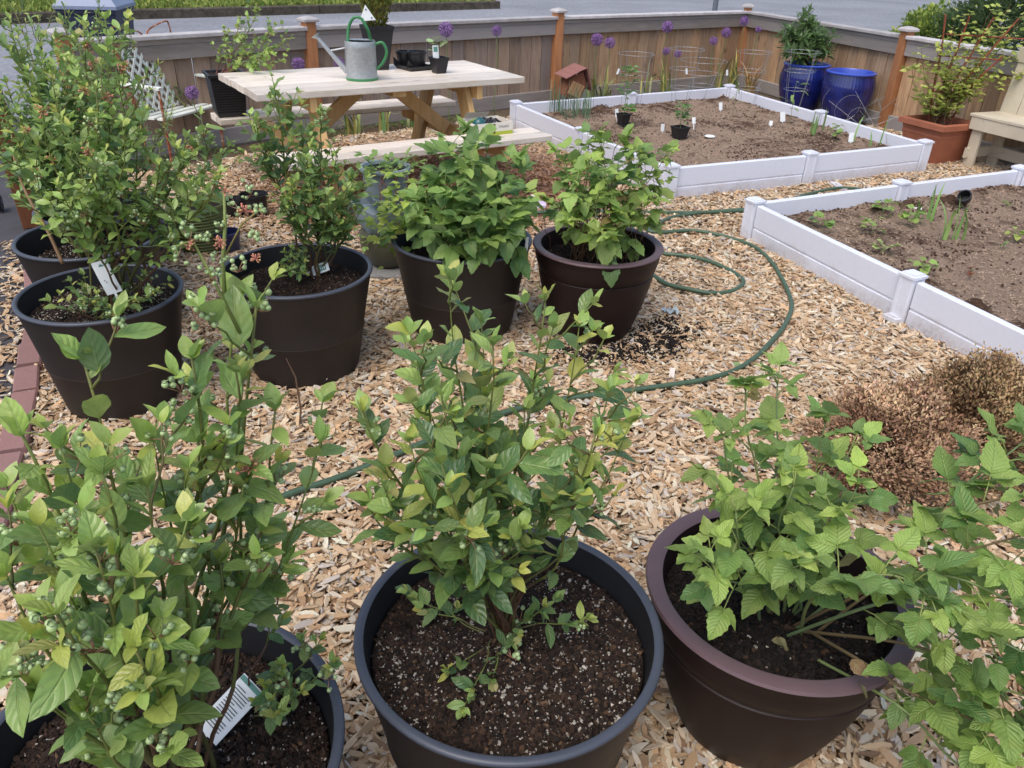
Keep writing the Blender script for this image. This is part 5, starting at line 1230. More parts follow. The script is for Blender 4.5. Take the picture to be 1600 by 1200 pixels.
def T(px, py, y): return Vector(D(px, py, y))

# front centre blueberry
blueberry(Vector((.0, 1.09, .375)), [tuple(T(*a)) + ((a[3],) if len(a) > 3 else ()) for a in ()] + [
    (*T(702, 432, 1.12), .5), (*T(640, 520, 1.02), .5), (*T(655, 575, 1.10), .5), (*T(752, 505, 1.16), .5), (*T(770, 540, 1.05), .5), (*T(852, 470, 1.22), .72), (*T(905, 510, 1.2), .72),
    (*T(563, 640, .98), .5), (*T(600, 760, .90), .45), (*T(575, 790, .98), .55), (*T(640, 690, .92), .5), (*T(690, 620, .95), .5), (*T(760, 620, 1.12), .45), (*T(820, 640, 1.15), .45), (*T(700, 760, .86), .45), (*T(760, 730, .98), .45),
    (*T(952, 610, 1.10), .60), (*T(985, 660, 1.06), .62), (*T(930, 680, 1.0), .6), (*T(870, 745, 1.0), .6), (*T(905, 770, .98), .6), (*T(640, 830, .95), .5), (*T(735, 830, .92), .5), (*T(790, 690, 1.2), .45)],
    'blueberry bush with dark stems and pale tips in the front centre pot', 11, size=.064, nside=3.4, berries=12, spacing=.027, r0=.0040, spread=.014, vig=.12, upm=.55)
# low trailing sprigs on the soil of the same pot
def sprig(base, tips, label, seed, size=.042, **kw): return blueberry(base, tips, label, seed, size=size, nside=5, sl=(.02, .05), spacing=.015, r0=.0020, spread=.01, lo=.35, **kw)
sprig(G(775, 990, .385), [T(725, 1105, .90), T(700, 1050, .98), T(650, 935, 1.14), T(660, 950, 1.12), T(850, 950, 1.08), T(915, 965, 1.05), T(770, 1060, .97), T(870, 935, 1.12)], 'low trailing blueberry sprigs spreading over the front centre soil', 12, berries=6, name='blueberry_sprig')

# front left berry bush
blueberry(Vector((-.50, .74, .36)), [(*T(370, 470, 1.00), .80, .5), (*T(400, 480, .95), .80, .6), (*T(130, 560, .80), .62), (*T(300, 560, .86), .6, .8), (*T(380, 590, .90), .5), (*T(430, 640, .92), .5), (*T(500, 690, .98), .55), (*T(240, 690, .82), .6),
    (*T(95, 700, .72), .55), (*T(35, 680, .70), .55), (*T(160, 740, .70), .5), (*T(230, 760, .74), .5), (*T(310, 690, .85), .5), (*T(380, 760, .86), .5), (*T(60, 820, .64), .5), (*T(150, 860, .60), .5), (*T(10, 900, .66), .5), (*T(90, 960, .58), .5),
    (*T(210, 900, .62), .5), (*T(290, 830, .75), .5), (*T(60, 1080, .60), .5), (*T(140, 1120, .60), .5), (*T(210, 1010, .58), .5), (*T(345, 880, .82), .5, .7), (*T(420, 830, .92), .62), (*T(10, 760, .74), .5), (*T(-40, 1000, .7), .5)],
    'tall berry laden blueberry bush filling the front left corner', 21, size=.070, nside=2.8, berries=80, blossoms=50, spacing=.035, r0=.0048, spread=.05, vig=.65, upm=.5)
add_mesh_children(bpy.data.objects['blueberry_bush.001'] if 'blueberry_bush.001' in bpy.data.objects else bpy.data.objects['blueberry_bush'], BERRIES, [T(*q) for q in ((368, 318, 1.0), (408, 330, .99), (345, 350, .99), (300, 362, .95), (322, 372, .95), (278, 392, .93), (345, 402, .96), (398, 372, .98), (372, 412, .95), (330, 428, .93), (388, 296, 1.0))], 'berry_cluster', .42, .62)
add_mesh_children(bpy.data.objects['blueberry_bush.001'], BLOSSOM, [T(*q) for q in ((352, 300, 1.0), (296, 385, .94), (345, 380, .96), (380, 330, .99), (400, 405, .96))], 'spent_blossom', .38, .55)
_s = MB(); _s.tube([T(352, 470, .97), T(348, 410, .98), T(352, 350, .99), T(350, 300, 1.0)], [.003, .0028, .0024, .0016], 6, col=lin(140, 156, 84)); _s.tube([T(352, 400, .98), T(378, 350, .99), T(408, 326, .99)], .0014, 4, col=lin(150, 140, 84)); _s.tube([T(375, 520, .93), T(330, 430, .94), T(300, 375, .95), T(276, 385, .93)], [.0026, .0022, .0016, .0012], 5, col=lin(136, 150, 80)); _s.build('berry_stem', M['stem'], bpy.data.objects['blueberry_bush.001'], smooth=True)
sprig(G(400, 1110, .37), [T(440, 1040, .86), T(520, 1035, .90), T(440, 1110, .78), T(470, 1080, .84), T(500, 1000, .93), T(415, 860, .90)], 'low blueberry sprigs on the soil beside the printed care tag', 22, berries=4, size=.036, name='blueberry_sprig')

# left big bush (behind the front left one)
blueberry(Vector((-1.38, 2.55, .37)), [(*T(165, 30, 2.55), .6), (*T(120, 60, 2.6), .55), (*T(180, 100, 2.5), .5), (*T(80, 110, 2.55), .5), (*T(215, 190, 2.55), .45), (*T(290, 215, 2.6), .6), (*T(330, 220, 2.6), .5), (*T(345, 270, 2.5), .55), (*T(150, 140, 2.35), .4), (*T(110, 200, 2.35), .4), (*T(190, 190, 2.3), .35), (*T(250, 230, 2.35), .35),
    (*T(300, 290, 2.35), .4), (*T(140, 260, 2.25), .35), (*T(90, 290, 2.3), .4), (*T(60, 180, 2.5), .5), (*T(20, 240, 2.5), .6)],
    'big leafy blueberry bush with many stems in the tagged pot by the bricks', 31, size=.058, nside=6, sl=(.07, .2), berries=55, blossoms=20, spacing=.020, r0=.006, spread=.09, vig=.8, lo=.45)
sprig(Vector((-1.42, 2.42, .375)), [T(95, 460, 2.36), T(75, 470, 2.4), T(130, 430, 2.35), T(150, 470, 2.3), T(210, 470, 2.32), T(240, 455, 2.4), T(180, 490, 2.3), T(110, 440, 2.45), T(265, 440, 2.5), T(225, 430, 2.5)], 'low leafy shoots round the stems in the tagged pot', 32, berries=6, size=.045, name='blueberry_sprig')
# shrubs behind it
blueberry(Vector((-1.78, 3.10, .34)), [T(20, 60, 3.1), T(60, 90, 3.2), T(10, 130, 3.0), T(50, 160, 3.1), T(90, 60, 3.2), T(-10, 200, 2.95), T(30, 220, 3.0), T(110, 150, 3.2), T(70, 230, 3.0), T(15, 30, 3.2), T(130, 40, 3.2), T(-30, 90, 3.1), T(5, 175, 2.9), T(45, 110, 3.0)],
    'pale leaved blueberry bush in the pot at the left edge', 41, size=.056, nside=8, sl=(.07, .2), objs=False, kind='small', berries=16, spacing=.014, vig=.4, lo=.35)
blueberry(Vector((-1.95, 3.50, .32)), [T(150, 20, 3.5), T(100, 10, 3.5), T(190, 60, 3.5), T(230, 110, 3.5), T(60, 30, 3.6), T(20, 10, 3.7), T(130, 90, 3.4), T(90, 150, 3.4), T(260, 180, 3.5), T(200, 190, 3.4), T(150, 250, 3.4), T(100, 300, 3.4), T(70, 330, 3.45)],
    'willowy shrub in the rearmost dark pot beside the brown post', 42, size=.05, nside=9, sl=(.08, .22), objs=False, kind='long', berries=0, spacing=.014, vig=.25, name='potted_shrub', lo=.3)
# second row left pot bush
blueberry(Vector((-.80, 2.90, .365)), [(*T(430, 150, 2.9), .62), (*T(400, 190, 2.85), .62), (*T(470, 200, 2.95), .5), (*T(500, 180, 3.0), .5), (*T(525, 240, 2.95), .45), (*T(545, 280, 2.9), .45), (*T(555, 330, 2.9), .5), (*T(480, 250, 2.8), .4), (*T(455, 290, 2.8), .45), (*T(510, 300, 2.8), .4), (*T(540, 350, 2.85), .5), (*T(475, 330, 2.8), .45), (*T(500, 350, 2.85), .5)],
    'upright blueberry bush in the pot left of the stacked planter', 51, size=.06, nside=9, sl=(.07, .18), berries=10, spacing=.019, r0=.005, spread=.05, vig=.35)
sprig(G(460, 425, .37), [T(445, 395, 2.8), T(465, 390, 2.82), T(475, 405, 2.8), T(440, 412, 2.78), T(480, 380, 2.85), T(458, 380, 2.86), T(450, 420, 2.72), T(475, 425, 2.72)], 'dense low tuft of shoots beside the small tag in the second row pot', 52, berries=2, size=.04, name='blueberry_sprig')
# cane across the tagged pot
root = thing('bare_cane', Vector((-1.56, 2.50, .37)), 'slender brown cane leaning left from the tagged pot across the pot behind', 'cane')
b = MB(); b.tube(arc([T(98, 412, 2.46), T(75, 362, 2.5), T(45, 310, 2.6), T(30, 275, 2.65), T(20, 240, 2.7)], 5), [.007 - .004 * i / 20 for i in range(21)], 6, col=lin(140, 108, 76)); b.build('cane', M['stem'], root, smooth=True)
L = []; random.seed(5)
for p_ in (T(50, 325, 2.6), T(24, 262, 2.66)):
    for k_ in range(9): L.append((*leaf_matrix(p_, rnd_dir(.3), random.uniform(.03, .055), random.uniform(-.5, .5)), blue_tint(.8)))
leaves_mesh('foliage', L, 'blue', 'leafBs', root, root.location)['kind'] = 'stuff'

# ---- raspberries
def rasp_tint(y=0.0):
    q = random.random(); c = lerp3(lin(78, 116, 64), lin(124, 158, 84), random.random()); c = lerp3(c, lin(174, 196, 96), y * random.random())
    if q > .985: c = lin(140, 122, 76)
    return jit(c, .12)
def compound(L, S, p, d, size, n=3, tint=0.0, pet=None, droop=.25):
    d = d.normalized(); pet = pet or size * random.uniform(.7, 1.1); e = p + d * pet + Vector((0, 0, -.1 * pet)); S.tube([p, p.lerp(e, .5) + Vector((0, 0, .08 * pet)), e], [.0016, .0013, .0011], 4, col=lin(150, 166, 92))
    tc = rasp_tint(tint); side = d.cross(Vector((0, 0, 1))).normalized()
    if side.length < .1: side = Vector((1, 0, 0))
    q = random.uniform(-.35, .35); dn = Vector((0, 0, -droop * random.uniform(.2, 1.4)))
    L.append((*leaf_matrix(e, d + dn, size * random.uniform(.95, 1.15), q), jit(tc, .06)))
    offs = [0] if n == 3 else [0, -.45]
    for oi, of in enumerate(offs):
        for s_ in (-1, 1):
            a = rad(random.uniform(55, 80)) * s_; dd = d * math.cos(a) + side * math.sin(a)
            L.append((*leaf_matrix(e + d * pet * of * .9 - d * size * .06, dd + dn * .8, size * random.uniform(.72, .9) * (1 - .12 * oi), q + random.uniform(-.2, .2)), jit(tc, .06)))
def raspberry(root, canes, size, seed, tint=.2, spacing=.045, r0=.006, limit=290, five=.25, cc=None, side=0, start=.25, spreadup=.35, droop=.3):
    random.seed(seed); L = []; S = MB()
    for cn in canes:
        p0, tip = cn[0], cn[1]; st = cn[2] if len(cn) > 2 else start; main = curve(p0, tip, n=12, wob=.012) if len(cn) < 4 else cn[3]
        col = cc or random.choice([lin(128, 148, 90), lin(118, 142, 96), lin(130, 142, 84), lin(122, 104, 72)])
        S.tube(main, [r0 * (1 - .6 * i / (len(main) - 1)) for i in range(len(main))], 7, col=col)
        Ln = sum((main[i + 1] - main[i]).length for i in range(len(main) - 1)); n = max(2, int(Ln * (1 - st) / spacing)); az = random.uniform(0, 6)
        for i in range(n):
            t = st + (1 - st) * (i + .5 * random.random()) / n; p, d = at_t(main, min(t, .995)); az += 2.3; o = Matrix.Rotation(az, 3, d) @ d.orthogonal().normalized(); a = rad(random.uniform(45, 85))
            compound(L, S, p, d * math.cos(a) + o * math.sin(a) + Vector((0, 0, spreadup)), size * random.uniform(.7, 1.15) * (1 - .3 * max(0, t - .8) / .2), 5 if random.random() < five else 3, tint, droop=droop)
        p, d = at_t(main, .999)
        for k_ in range(3): compound(L, S, p, d + rnd_dir(.3) * .9, size * random.uniform(.55, .8), 3, min(1, tint + .4))
    S.build('canes', M['stem'], root, smooth=True); place_leaves(root, L, 'rasp', 'leafRs', limit); return L
bR = Vector((.55, 1.20, .33))
root = thing('raspberry_plant', bR, 'raspberry with pleated leaves, upright and sprawling canes, in the front right maroon planter', 'shrub')
def px_path(*a):
    st = [G(1232 + random.uniform(-25, 25), 985 + random.uniform(-15, 25), .315)] if a[0][0] < 1330 else []
    return arc(st + [T(*q) for q in (a[1:] if st else a)], 5)
canes = [(bR, T(1165, 610, 1.30), .35), (bR + Vector((.02, .03, 0)), T(1215, 600, 1.35), .35), (bR, T(1130, 680, 1.22), .4), (bR + Vector((.03, 0, 0)), T(1290, 660, 1.25), .35), (bR, T(1330, 700, 1.28), .4), (bR + Vector((-.03, 0, 0)), T(1150, 800, 1.10), .35), (bR, T(1240, 760, 1.12), .3), (bR, T(1300, 800, 1.10), .3),
    (bR + Vector((-.02, -.02, 0)), T(1110, 860, 1.05), .5), (bR + Vector((.05, .0, 0)), T(1340, 760, 1.15), .3), (bR + Vector((.05, .0, 0)), T(1260, 870, 1.02), .5),
    (0, 0, .30, px_path((1255, 985, 1.10), (1330, 915, 1.12), (1420, 855, 1.14), (1480, 800, 1.16), (1545, 735, 1.18), (1600, 690, 1.2))),
    (0, 0, .30, px_path((1270, 990, 1.08), (1350, 925, 1.06), (1440, 878, 1.05), (1530, 855, 1.03), (1620, 830, 1.0))),
    (0, 0, .25, px_path((1280, 1010, 1.04), (1340, 1030, 1.0), (1420, 1080, .95), (1500, 1115, .90), (1590, 1160, .86), (1650, 1190, .84))),
    (0, 0, .25, px_path((1240, 1000, 1.06), (1320, 960, 1.02), (1400, 940, .98), (1480, 960, .94), (1560, 1000, .90), (1640, 1040, .86))),
    (0, 0, .25, px_path((1290, 1000, 1.08), (1380, 1000, 1.04), (1460, 1020, 1.0), (1530, 1060, .95), (1600, 1120, .9))),
    (0, 0, .3, px_path((1300, 960, 1.12), (1400, 900, 1.12), (1500, 880, 1.1), (1600, 900, 1.06))),
    (0, 0, .35, px_path((1230, 1000, 1.05), (1265, 940, 1.03), (1330, 905, 1.0), (1400, 900, .98), (1450, 930, .95))),
    (0, 0, .3, px_path((1300, 1040, 1.0), (1400, 1100, .95), (1480, 1180, .9), (1540, 1230, .86))),
    (0, 0, .3, px_path((1450, 850, 1.12), (1500, 800, 1.1), (1560, 780, 1.08), (1640, 770, 1.05))), (0, 0, .1, px_path((1400, 900, 1.05), (1480, 900, 1.0), (1560, 930, .96), (1640, 980, .92))), (0, 0, .1, px_path((1420, 1010, .98), (1500, 1040, .94), (1580, 1080, .9), (1650, 1100, .88))), (0, 0, .1, px_path((1480, 1100, .92), (1540, 1120, .88), (1600, 1180, .85))), (0, 0, .1, px_path((1480, 790, 1.15), (1530, 740, 1.18), (1580, 720, 1.2), (1640, 700, 1.2)))]
raspberry(root, canes, .062, 61, tint=.6, spacing=.034, r0=.0036, limit=295)
# brown curled leaves caught in it
random.seed(9); Ld = []
for px, py, y in ((1340, 870, 1.08), (1415, 965, 1.0), (1400, 930, 1.0), (1560, 800, 1.1), (1530, 930, 1.0), (1230, 1010, .98), (1355, 1085, .95), (1330, 1030, .98)):
    Ld.append((*leaf_matrix(T(px, py, y), rnd_dir(-.5), .04, 1.2), jit(lin(148, 116, 86), .1)))
leaves_mesh('dry_leaves', Ld, 'rasp', 'leafRs', root, root.location)['kind'] = 'stuff'

bS = Vector((-.235, 3.22, .36))
root = thing('raspberry_plant', bS, 'dense dark green raspberry in the dark pot beside the maroon pot', 'shrub')
canes = [(bS + Vector((random.uniform(-.08, .08), random.uniform(-.06, .06), 0)), T(px, py, y), .3) for px, py, y in ((705, 230, 3.3), (738, 222, 3.35), (760, 240, 3.3), (790, 262, 3.25), (690, 255, 3.2), (725, 250, 3.15), (820, 285, 3.3), (690, 290, 3.1), (740, 280, 3.05), (780, 300, 3.05), (710, 310, 3.0), (760, 320, 2.98), (810, 320, 3.05), (665, 310, 3.1), (670, 345, 3.0), (730, 350, 2.95), (780, 350, 2.97), (640, 340, 3.15), (700, 370, 2.95), (755, 375, 2.95), (800, 370, 3.0))]
raspberry(root, canes, .105, 62, tint=.15, spacing=.036, r0=.004, droop=.9)
L2 = []; random.seed(3)
for k_ in range(170):
    a = random.random(); p = T(random.gauss(625, 28), random.gauss(335, 32), random.uniform(3.0, 3.4)); L2.append((*leaf_matrix(p, rnd_dir(.1), random.uniform(.035, .06), random.uniform(-.5, .5)), jit(lerp3(lin(120, 150, 60), lin(176, 190, 84), random.random()))))
leaves_mesh('yellowing_foliage', L2, 'srasp', 'leafRs', root, root.location)['kind'] = 'stuff'
bM = Vector((.346, 3.22, .36))
root = thing('raspberry_plant', bM, 'light green raspberry with dry brown stems in the maroon planter by the hose', 'shrub')
random.seed(8)
canes = [(bM + Vector((random.uniform(-.12, .12), random.uniform(-.09, .09), 0)), T(px, py, y), .5) for px, py, y in ((880, 250, 3.3), (920, 222, 3.35), (905, 240, 3.3), (940, 235, 3.3), (960, 232, 3.3), (985, 245, 3.3), (1000, 255, 3.3), (965, 265, 3.15), (920, 265, 3.15), (1040, 245, 3.4), (1020, 262, 3.3), (900, 290, 3.1), (945, 280, 3.05), (985, 300, 3.1), (1010, 320, 3.2), (870, 320, 3.2), (930, 320, 3.0), (970, 340, 3.05), (900, 350, 3.0), (1000, 360, 3.2), (950, 370, 2.95), (890, 270, 3.3), (1030, 290, 3.3))]
raspberry(root, canes, .088, 63, tint=.85, spacing=.040, r0=.003, droop=.75, cc=lin(112, 80, 58), start=.5)
S = MB(); random.seed(4)
for k_ in range(60):
    p = bM + Vector((random.gauss(0, .08), random.gauss(0, .07), 0)); S.tube(curve(p, p + Vector((random.gauss(0, .05), random.gauss(0, .05), random.uniform(.08, .32))), n=4, wob=.01), .0014, 4, col=jit(lin(112, 82, 60), .3))
S.build('dry_stems', M['stem'], root)

# ---- strawberry leaves on the stacked planter
root = thing('strawberry_plants', sc_ + Z(.47), 'strawberry plants with red runners growing from the stacked planter', 'plant'); random.seed(14); L = []; S = MB()
for k_ in range(34):
    q = random.uniform(0, 6.28); r_ = random.uniform(.0, .12); p = sc_ + Vector((math.cos(q) * r_, math.sin(q) * r_, .47)); d = Vector((math.cos(q), math.sin(q), random.uniform(.5, 1.6))); compound(L, S, p, d, random.uniform(.03, .05), 3, .6, pet=random.uniform(.04, .11))
for k_ in range(30):
    q = random.uniform(0, 6.28); r_ = .15; p = sc_ + Vector((math.cos(q) * r_, math.sin(q) * r_, random.choice([.17, .30]))); d = Vector((math.cos(q), math.sin(q), random.uniform(-.4, .8))); compound(L, S, p, d, random.uniform(.025, .045), 3, .4, pet=random.uniform(.03, .07))
for k_ in range(14):
    q = random.uniform(-1.2, 1.2) - .6; p = sc_ + Vector((math.cos(q) * .12, math.sin(q) * .12, .49)); S.tube(curve(p, p + Vector((random.uniform(-.02, .06), -.03, -random.uniform(.1, .3))), n=5, wob=.01), .0018, 4, col=lin(150, 84, 66))
L = [(a, b_, c_, lerp3(d_, lin(130, 170, 96), .3)) for a, b_, c_, d_ in L]
S.build('runners', M['stem'], root); leaves_mesh('foliage', L, 'srasp', 'leafRs', root, root.location)['kind'] = 'stuff'

# ---- dried brown plants
def dried(c, R_, h, label, seed, cols, potc, pr_, ph_):
    random.seed(seed); nursery_pot(potc, pr_, ph_, 'black nursery pot under the ' + label.split(' dried')[0] + ' dried plant', group='black pots of the dried plants')
    root = thing('dried_plant', potc + Z(ph_ - .02), label, 'dead plant'); L = []; S = MB(); p0 = potc + Z(ph_ - .03)
    for k_ in range(1000):
        q = random.uniform(0, 6.283); e = random.random() ** .6; el = random.uniform(-.35, 1.5)
        d = Vector((math.cos(q) * math.cos(el), math.sin(q) * math.cos(el), max(-.55, math.sin(el)))); k2 = 1 + .26 * noise.noise(d * 2.2 + Vector((seed, 0, 0))) + .07 * random.gauss(0, 1)
        e_ = c + Vector((d.x * R_ * k2, d.y * R_ * k2, d.z * h * k2)) ; pts = curve(p0 + Vector((random.gauss(0, .02), random.gauss(0, .02), 0)), e_, n=6, wob=.012); S.tube(pts, [.002 - .0002 * i for i in range(7)], 3, col=jit(lin(96, 70, 50), .3), cap=False)
        for j in range(26):
            t = random.uniform(.66, 1.06); p, dd = at_t(pts, min(t, .999)); p = p + Vector((random.gauss(0, .012), random.gauss(0, .012), random.gauss(0, .010)))
            patch = noise.noise(p * 9); col = lerp3(cols[0], cols[1], min(1, max(0, .5 + patch * 1.4))); col = lerp3(col, cols[2], random.random() * .35)
            L.append((*leaf_matrix(p, dd + rnd_dir(.4) * .9, random.uniform(.010, .018), random.uniform(-1, 1)), jit(col, .28)))
    S.build('stems', M['stem'], root); leaves_mesh('foliage', L, 'tiny', 'leafDry', root, root.location)['kind'] = 'stuff'
LS['tiny'] = leafset('tiny', 3, [w_blue], 2, 2, (.2, .6))
M['leafDry'] = mat('dry_leaf', rough=.85, spec=.2); _k = NB(M['leafDry']); _k.color(_k.tint())
pA = G(1385, 800); pA = Vector((pA.x, pA.y + .08, 0)); pB = G(1500, 772); pB = Vector((pB.x + .02, pB.y + .10, 0))
dried(T(1390, 706, pA.y + .05), .245, .19, 'front reddish brown dried plant, its dead mound nearest the raspberry leaves', 71, (lin(128, 98, 76), lin(212, 180, 144), lin(166, 124, 98)), pA, .085, .16)
dried(T(1550, 668, pB.y + .06), .27, .21, 'rear olive brown dried plant, its dead mound at the right edge', 72, (lin(96, 78, 56), lin(176, 150, 112), lin(180, 138, 100)), pB, .085, .15)

# ---- alliums in front of the fence
ALL = []
for s in range(2):
    r = random.Random(s); b = MB()
    for k_ in range(130):
        u = 1 - 2 * (k_ + .5) / 130; q = k_ * 2.39996; d = Vector((math.sqrt(1 - u * u) * math.cos(q), math.sqrt(1 - u * u) * math.sin(q), u)); col = lerp3(lin(84, 44, 118), lin(168, 124, 190), r.random())
        b.tube([d * .008, d * .042], [.0005, .0005], 3, col=lin(104, 80, 120), cap=False)
        o = d.orthogonal().normalized()
        for j in range(3):
            o2 = Matrix.Rotation(j * 2.09 + r.random(), 3, d) @ o; s2 = d.cross(o2); e = d * (.038 + .010 * r.random()); b.add([e - s2 * .003, e + s2 * .003, e + o2 * .012 + d * .008], [(0, 1, 2)], col)
    b.ball((0, 0, 0), .008, 8, 6, col=lin(90, 110, 60))
    o = b.build('allium_head_source', M['vtint'], None); ALL.append(o.data); bpy.data.objects.remove(o)
def fence_pt(px, py, offy):
    # vertical plane standing offy in front of the back fence
    best = None
    for a, c in ((fA, fB), (fB, fC), (fC, fD), (fD, fE)):
        t = (c - a).normalized(); inn = Vector((t.y, -t.x, 0)); o = a + inn * offy; d = ray(px, py); den = d.dot(inn)
        if abs(den) < 1e-6: continue
        k_ = (o - CAM).dot(inn) / den; p = CAM + d * k_; s = (p - o).dot(t)
        if k_ > 0 and -.3 < s < (c - a).length + .15 and (best is None or k_ < best[0]): best = (k_, p)
    return best[1]
al = ((697, 46, 1.15, .35), (776, 48, .85, .3), (530, 98, .8, .3), (466, 100, .9, .3), (300, 145, .9, .25), (933, 62, 1.1, .35), (953, 67, 1.0, .35), (1043, 42, 1.1, .3), (1041, 80, .75, .3), (1059, 84, .75, .3), (1115, 64, .85, .3), (1135, 51, 1.0, .3), (1163, 33, .95, .3), (1185, 46, .6, .3))
labs = ['purple allium globe rising above the table by the seedling pot', 'faded pale purple allium against the rail right of the table pots', 'purple allium behind the spout of the watering can', 'purple allium just left of the watering can', 'lone purple allium beside the iron bench', 'left one of two purple alliums right of the orange fence post', 'right one of the close pair of alliums near the orange post', 'highest purple allium on the rail in the middle of the fence', 'lower left purple allium of the small pair over the bed', 'lower right purple allium of the small pair over the bed', 'purple allium lowest of the three near the fence corner', 'purple allium in the middle of the three near the corner', 'purple allium right in front of the corner post', 'small purple allium just right of the corner post']
for (px, py, s, offy), lab in zip(al, labs):
    p = fence_pt(px, py, offy); r2 = random.uniform(-.05, .05); b0 = Vector((p.x + r2, p.y, 0)); root = thing('allium', b0, lab, 'flower', 'alliums along the fence')
    b = MB(); b.tube(curve(b0, p, n=8, wob=.015), [.005, .005, .0048, .0046, .0044, .0042, .004, .004, .004], 6, col=lin(120, 136, 84)); b.build('stalk', M['stem'], root, smooth=True)
    o = bpy.data.objects.new('flower_head', random.choice(ALL)); C.objects.link(o); o.parent = root; o.location = p - b0; o.scale = (s * 1.12,) * 3; o.rotation_euler = (random.random(), random.random(), random.random())
# strappy leaves along the border
def straps(base_list, label, seed, n, ln, w_, col, name='bulb_foliage', cat='plant', bend=.6, rise=1.0, group=None):
    random.seed(seed); root = thing(name, base_list[0], label, cat, group); b = MB()
    for k_ in range(n):
        p = Vector(random.choice(base_list)) + Vector((random.gauss(0, .03), random.gauss(0, .03), 0)); q = random.uniform(0, 6.28); d = Vector((math.cos(q), math.sin(q), 0)); L_ = ln * random.uniform(.6, 1.2); s = Vector((-d.y, d.x, 0)); bd = bend * random.uniform(.2, 1.5); vs = []
        cc_ = jit(random.choice(col), .15)
        for i in range(7):
            t = i / 6; ww = w_ * (1 - t ** 2.2) * .5 + .0006; c_ = p + d * (L_ * bd * t * t * .8) + Z(L_ * rise * (t - bd * .55 * t ** 3)); vs += [c_ - s * ww, c_ + s * ww - d * 0]
        b.add(vs, [(2 * i, 2 * i + 1, 2 * i + 3, 2 * i + 2) for i in range(6)], cc_)
    b.build('blades', M['vtint'], root, smooth=True)['kind'] = 'stuff'
    return root
GC = [lin(132, 150, 84), lin(96, 128, 72), lin(176, 168, 96), lin(150, 160, 110)]
straps([fence_pt(px, 150, .25) * 1 for px in (550,)] and [Vector((*fence_pt(px, py, .3).xy, 0)) for px, py in ((545, 190), (560, 192))], 'strap leaved bulb clump behind the near bench, left', 81, 14, .32, .022, GC)
straps([Vector((*fence_pt(600, 190, .3).xy, 0))], 'bulb clump with arching leaves under the middle of the table', 82, 12, .34, .022, GC)
straps([Vector((*fence_pt(640, 186, .3).xy, 0))], 'bulb clump nearest the right table legs', 83, 8, .3, .02, GC)
straps([Vector((*fence_pt(928, 120, .3).xy, 0)), Vector((*fence_pt(945, 120, .3).xy, 0))], 'yellowing bulb foliage behind the bed right of the birdhouse', 84, 26, .42, .022, GC)
straps([Vector((*fence_pt(1040, 120, .3).xy, 0)), Vector((*fence_pt(1010, 120, .3).xy, 0))], 'drooping bulb foliage behind the middle of the far bed', 85, 22, .42, .02, GC)
straps([Vector((*fence_pt(1138, 110, .35).xy, 0)), Vector((*fence_pt(1150, 110, .35).xy, 0))], 'tall bulb foliage left of the fence corner', 86, 22, .5, .022, GC, bend=.4)
straps([Vector((*fence_pt(1180, 110, .35).xy, 0)), Vector((*fence_pt(1170, 110, .35).xy, 0))], 'withered bulb foliage right of the fence corner', 87, 20, .5, .02, [lin(176, 160, 96), lin(150, 150, 84), lin(190, 150, 104)], bend=.5)
# chives in the left corner of the far bed
straps([G(x, y, .14) for x, y in ((868, 175), (880, 180), (893, 186), (905, 178), (918, 186))], 'clump of chives in the left corner of the far raised bed', 88, 70, .30, .006, [lin(84, 112, 88), lin(104, 132, 100)], bend=.18, name='chives')
random.seed(90)
def weeds():
    L = []
    for k_ in range(1500):
        a, c = random.choice([(fA, fB), (fB, fC), (fC, fD), (fB, fC)]); t = (c - a).normalized(); inn = Vector((t.y, -t.x, 0)); p = a.lerp(c, random.random()) + inn * random.uniform(.08, .34); p.z = random.uniform(.005, .03)
        if noise.noise(p * 2.2) < -.05: continue
        L.append((*leaf_matrix(p, rnd_dir(.5), random.uniform(.015, .045), random.uniform(-.5, .5)), jit(lin(84, 110, 58), .3)))
    o = leaves_mesh('border_weeds', L, 'small', 'leafBs', None, Vector((0, 0, 0))); tag(o, 'small green weeds growing in the soil strip under the fence', 'weeds', kind='stuff')
weeds()

# ---- seedlings
def seedling(p, label, seed, kind='srasp', h=.1, n=10, size=.05, tint=lin(120, 150, 84), group=None, name='seedling', up=.3, stemr=.002):
    random.seed(seed); root = thing(name, p, label, 'seedling', group); S = MB(); L = []; top = p + Vector((random.gauss(0, .01), random.gauss(0, .01), h)); st = curve(p, top, n=4, wob=.004); S.tube(st, stemr, 5, col=lin(130, 150, 90))
    for k_ in range(n):
        t = .35 + .65 * k_ / max(1, n - 1); q, d = at_t(st, min(.99, t)); dd = rnd_dir(up + random.uniform(-.2, .5)); pe = q + dd * size * .5; S.tube([q, pe], .001, 3, col=lin(130, 150, 90)); L.append((*leaf_matrix(pe, dd + Vector((0, 0, -.2)), size * random.uniform(.7, 1.2), random.uniform(-.4, .4)), jit(tint, .15)))
    S.build('stem', M['stem'], root); leaves_mesh('leaves', L, kind, 'leafRs', root, root.location)['kind'] = 'stuff'; return root
seedling(SEED1 + Z(.08), 'leafy tomato seedling in the left black pot of the far bed', 1, h=.40, n=34, size=.07, tint=lin(112, 146, 88))
seedling(SEED1 + Vector((.01, -.02, .085)), 'low basil like leaves filling the left black seedling pot', 2, h=.06, n=18, size=.06, kind='round', tint=lin(112, 158, 84))
seedling(SEED2 + Z(.08), 'feathery tomato seedlings in the right black pot of the far bed', 3, h=.18, n=34, size=.055, tint=lin(104, 142, 84))
